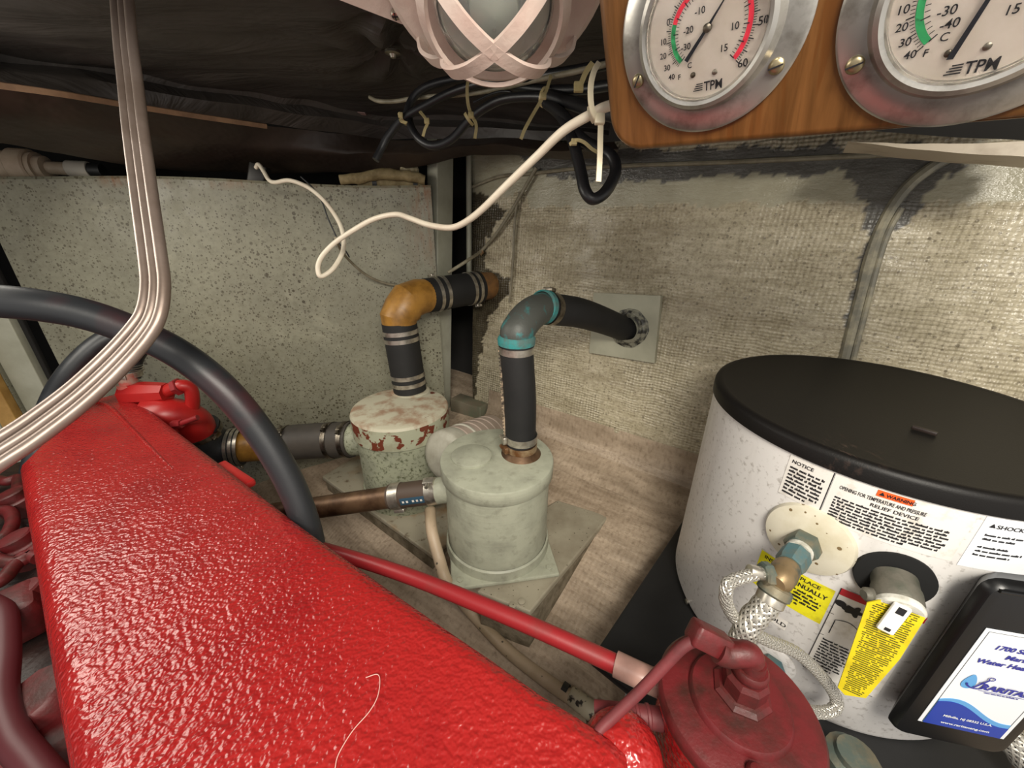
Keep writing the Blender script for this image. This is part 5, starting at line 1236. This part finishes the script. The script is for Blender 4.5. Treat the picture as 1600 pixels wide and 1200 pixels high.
# ================================================================== CABLES
def cable(name, label, pts, r, mat, cat='cable', group=None, n=10, res=7, rad=None):
    mb = MB(); mb.tube([px(*q) for q in pts], r, n, res, rad=rad)
    return solo(name, mb, M[mat], label, cat, group)
cable('white_cable', 'white cable sweeping from behind the gauge board into a loop before the bulkhead', [(1010, 150, .31), (950, 166, .315), (925, 178, .32), (880, 205, .34), (838, 245, .37), (790, 291, .41), (750, 330, .45), (722, 350, .48), (700, 356, .50), (668, 351, .53), (640, 341, .555), (618, 335, .575), (585, 342, .595), (555, 358, .61), (525, 378, .625), (505, 398, .635), (497, 415, .642), (499, 430, .647), (507, 430, .652), (522, 418, .66), (535, 395, .675), (537, 375, .69), (532, 352, .70), (518, 328, .715), (500, 307, .73), (478, 291, .745), (452, 282, .76), (430, 285, .775), (420, 281, .78), (412, 268, .79), (404, 257, .80), (400, 262, .81)], .0040, 'cable_white', rad=None)
cable('thin_cord', 'thin pale cord sagging on the bulkhead from the white loop to the amber elbow', [(524, 372, .73), (532, 390, .80), (545, 406, .86), (562, 422, .90), (580, 434, .93), (600, 442, .95), (622, 446, .97), (650, 443, 1.0)], .0030, 'cable_grey')
cable('thin_cord', 'thin dark wire hanging down the bulkhead behind the white cable', [(470, 276, .80), (490, 295, .81), (503, 315, .83), (512, 340, .84), (522, 362, .85), (530, 380, .86), (540, 392, .87), (546, 402, .88)], .0016, 'cable_black')
cord = [pwl(x, y, .010) for x, y in ((838, 262), (822, 290), (802, 325), (776, 365), (752, 392))]
mb = MB(); mb.tube(cord + [px(735, 404, .97), px(715, 417, .96), px(700, 426, .955)], .0042, 10, 6); solo('thin_cord', mb, M['cable_grey'], 'grey cord slanting down the hull side behind the level hose', 'cable')
mb = MB(); mb.tube([pwl(x, y, .008) for x, y in ((812, 300), (806, 330), (803, 370), (802, 400), (799, 440), (796, 472))], .0032, 8, 6); solo('thin_cord', mb, M['cable_grey'], 'grey cord running straight down the hull side behind the bronze elbow', 'cable')
mb = MB(); mb.lathe([(.007, 0), (.007, .012)], pwl(749, 397, .012), OW * .3 + Vector((.6, 0, .7)), 12); solo('cord_joint', mb, M['rust_band'], 'small brown joint on the grey cord near the corner', 'joint')
K = .0075
cable('black_cable', 'black cable with a free cut end hanging left of the lamp', [(587, 250, .62), (597, 230, .62), (607, 212, .615), (628, 187, .605), (663, 166, .59), (709, 143, .57), (765, 127, .54), (830, 120, .50), (900, 110, .46), (960, 98, .43)], .0058, 'cable_black', group='black cables under the deckhead')
cable('black_cable', 'black cable arching highest of the bunch beneath the lamp', [(632, 195, .62), (636, 175, .615), (646, 152, .61), (668, 135, .60), (710, 124, .585), (752, 124, .57), (830, 138, .52), (900, 140, .47), (960, 132, .43)], .0058, 'cable_black', group='black cables under the deckhead')
cable('black_cable', 'black cable sagging in a low loop between two yellow ties', [(638, 180, .61), (643, 200, .60), (657, 219, .595), (678, 228, .59), (705, 218, .58), (730, 191, .565), (755, 170, .55), (790, 154, .53), (848, 151, .50), (900, 162, .46), (950, 178, .42), (985, 180, .40)], .0060, 'cable_black', group='black cables under the deckhead')
cable('black_cable', 'thick black cable hanging in a drop-shaped loop beside the teak board', [(850, 158, .50), (872, 176, .48), (888, 200, .46), (898, 230, .445), (908, 270, .435), (914, 297, .43), (926, 311, .428), (944, 302, .428), (958, 280, .43), (962, 262, .432), (955, 244, .435), (936, 232, .44), (915, 222, .445), (898, 205, .455), (880, 180, .47), (860, 165, .49)], .0066, 'cable_black')
cable('black_cable', 'thick black sleeve running level from the loop to the teak board', [(856, 150, .495), (890, 160, .47), (930, 172, .43), (985, 185, .39)], .0080, 'cable_black')
cable('thin_cord', 'thin grey wire running along the top of the black cables', [(578, 152, .66), (592, 158, .65), (620, 158, .64), (655, 152, .62), (720, 148, .58), (777, 139, .55), (833, 126, .50), (900, 112, .45), (955, 98, .42)], .0032, 'cable_grey')
cable('thin_cord', 'thin dark wire looping just under the arching cable', [(740, 160, .56), (770, 146, .55), (795, 143, .54), (810, 149, .53), (860, 142, .50), (940, 128, .44)], .0018, 'cable_black')
def tie(label, pts, w_=.0032, mat='tie', head=None, ring=None):
    P = [px(*q) for q in pts]; t_ = thing('cable_tie', label, 'cable tie', P[-1])
    mb = MB(); mb.sweep(P, [-FWD + RT * .2] * len(P), w_, .0012, 6); mb.build('strap', M[mat], t_)
    if head:
        mb = MB(); mb.box(px(*head), w_ * 1.8, .004, w_ * 1.9, RT, FWD, UP, .0008); mb.build('lock_head', M[mat], t_)
    if ring:
        (x, y, tt, r, ax) = ring; mb = MB(); mb.lathe([(r, -w_ / 2), (r + .0012, -w_ / 2), (r + .0012, w_ / 2), (r, w_ / 2), (r, -w_ / 2)], px(x, y, tt), ax, 24, False); mb.build('loop', M[mat], t_)
    return t_
tie('yellowed nylon tie ringing the free-ended black cable', [(625, 186, .596), (628, 190, .592), (636, 192, .59)], .004, 'tie', (626, 180, .595), (630, 185, .604, .0085, px(640, 178, .6) - px(622, 195, .61)))
tie('short yellowed nylon tie with a curled tail above the low cable loop', [(656, 174, .585), (664, 184, .58), (668, 192, .58), (664, 202, .58), (661, 213, .58)], .0042, 'tie', (667, 189, .579))
tie('yellowed nylon tie hanging straight down from under the lamp', [(734, 118, .52), (730, 135, .52), (731, 160, .525), (736, 178, .53), (744, 195, .53), (742, 216, .53)], .0042, 'tie', (736, 180, .526), (733, 186, .562, .0085, px(745, 176, .56) - px(725, 196, .57)))
tie('long yellowed nylon tie with its tail slanting down left, right of the lamp', [(861, 118, .47), (854, 140, .468), (846, 156, .468), (832, 180, .466), (820, 202, .464), (814, 217, .464)], .0040, 'tie', (849, 150, .466), (852, 152, .498, .0105, px(875, 158, .49) - px(840, 150, .505)))
tie('wide yellowed nylon tie close to the teak board, its head showing', [(926, 98, .41), (916, 112, .41), (908, 130, .41), (904, 140, .41)], .0055, 'tie', (904, 136, .408))
tie('pale nylon tie gripping the white cable with a long tail hanging past the black loop', [(936, 98, .305), (928, 112, .302), (923, 135, .300), (924, 165, .302), (931, 183, .306), (938, 186, .308), (938, 215, .31), (937, 250, .312), (935, 284, .315)], .0044, 'tie_white', (937, 186, .307), (926, 178, .3215, .0055, px(900, 192, .33) - px(940, 170, .318)))
tie('small yellowed tie across the top of the drop-shaped cable loop', [(890, 226, .435), (900, 219, .43), (912, 222, .428), (924, 232, .43), (934, 238, .432)], .0036, 'tie', (897, 222, .432))

# ================================================================== THINGS ON TOP OF THE BULKHEAD
def top(x, y, off=-.05): return pbk(x, y, off)
t_ = thing('pipe_fitting', 'aged tan plastic pipe with a collar and white coupling on top of the bulkhead', 'pipe fitting', top(30, 275))
mb = MB(); a, b = top(-60, 256), top(64, 262); mb.tube([a, b], .028, 24, 1); mb.build('pipe', M['plastic_tan'], t_)
dp_ = (b - a).normalized(); mb = MB(); mb.lathe([(.030, 0), (.033, .003), (.033, .030), (.030, .033)], top(26, 260), dp_, 28); mb.lathe([(.022, .0), (.022, .012), (.014, .014)], b, dp_, 24); mb.build('collar', M['plastic_tan'], t_)
mb = MB(); c_ = top(108, 264); mb.tube([b, c_], .0125, 18, 1); mb.build('narrow_pipe', M['plastic_tan'], t_)
mb = MB(); mb.lathe([(.015, 0), (.0165, .002), (.0165, .036), (.015, .038)], c_, dp_, 20); mb.build('coupling', simple('white_coupling', 'c0b8aa', .5), t_)
mb = MB(); mb.lathe([(.013, .036), (.013, .06)], c_, dp_, 18); mb.build('pipe_tail', M['tape'], t_)
mb = MB(); mb.box((top(-40, 212) + top(44, 216)) / 2, (top(44, 216) - top(-40, 212)).length, .04, .018, top(44, 216) - top(-40, 212), BN, (0, 0, 1), .004); solo('wood_strip', mb, M['plastic_tan'], 'pale strip above the tan plastic pipe at the left edge', 'strip')
for i, (pts, r, lab) in enumerate(([[(560, 290), (600, 288), (640, 291), (664, 293)], .0150, 'lower lagged pipe with two black bands on top of the bulkhead'], [[(532, 284), (560, 282), (600, 275), (640, 279), (664, 284)], .0115, 'upper lagged pipe with a pale end on top of the bulkhead'])):
    P = [top(x, y, -.03 + .02 * i) + Vector((0, 0, .004)) for x, y in pts]
    t_ = thing('lagged_pipe', lab, 'pipe', P[1]); mb = MB(); mb.tube(P, r, 14, 8)
    for v_ in mb.v: v_ += Vector((0, 0, nz(v_, 60, .003)))
    mb.build('lagging', M['lagging'], t_)
    if i == 0:
        for k in (.22, .80):
            c_ = row_pt(P, k); mb = MB(); mb.lathe([(r, -.005), (r + .0015, -.005), (r + .0015, .005), (r, .005)], c_, P[2] - P[1], 18, False); mb.build('band', M['tape'], t_)
mb = MB(); mb.box(top(640, 266, -.04), .045, .03, .026, BD + Vector((0, 0, -.2)), BN, BD.cross(BN) , .008)
for v_ in mb.v: v_ += Vector((0, 0, nz(v_, 50, .006)))
solo('cloth_scrap', mb, simple('scrap_cloth', 'a89c80', .8, 0, '7c6f50', 60, .45, .6, .4, 80), 'pale crumpled scrap lying above the lagged pipes by the post', 'scrap')
mb = MB(); mb.box(top(404, 276, -.03), .035, .03, .05, BD + Vector((0, 0, -.35)), BN, Vector((.35, .1, 1)), .004); solo('dark_bracket', mb, simple('dark_bracket', '2c2a27', .45, .3), 'dark bracket behind the thin white wire end on top of the bulkhead', 'bracket')
cable('thin_cord', 'pair of pale yellow wires lying in the dark gap above the bulkhead', [(258, 258, .86), (290, 256, .86), (320, 262, .86), (340, 256, .86)], .0022, 'tie')
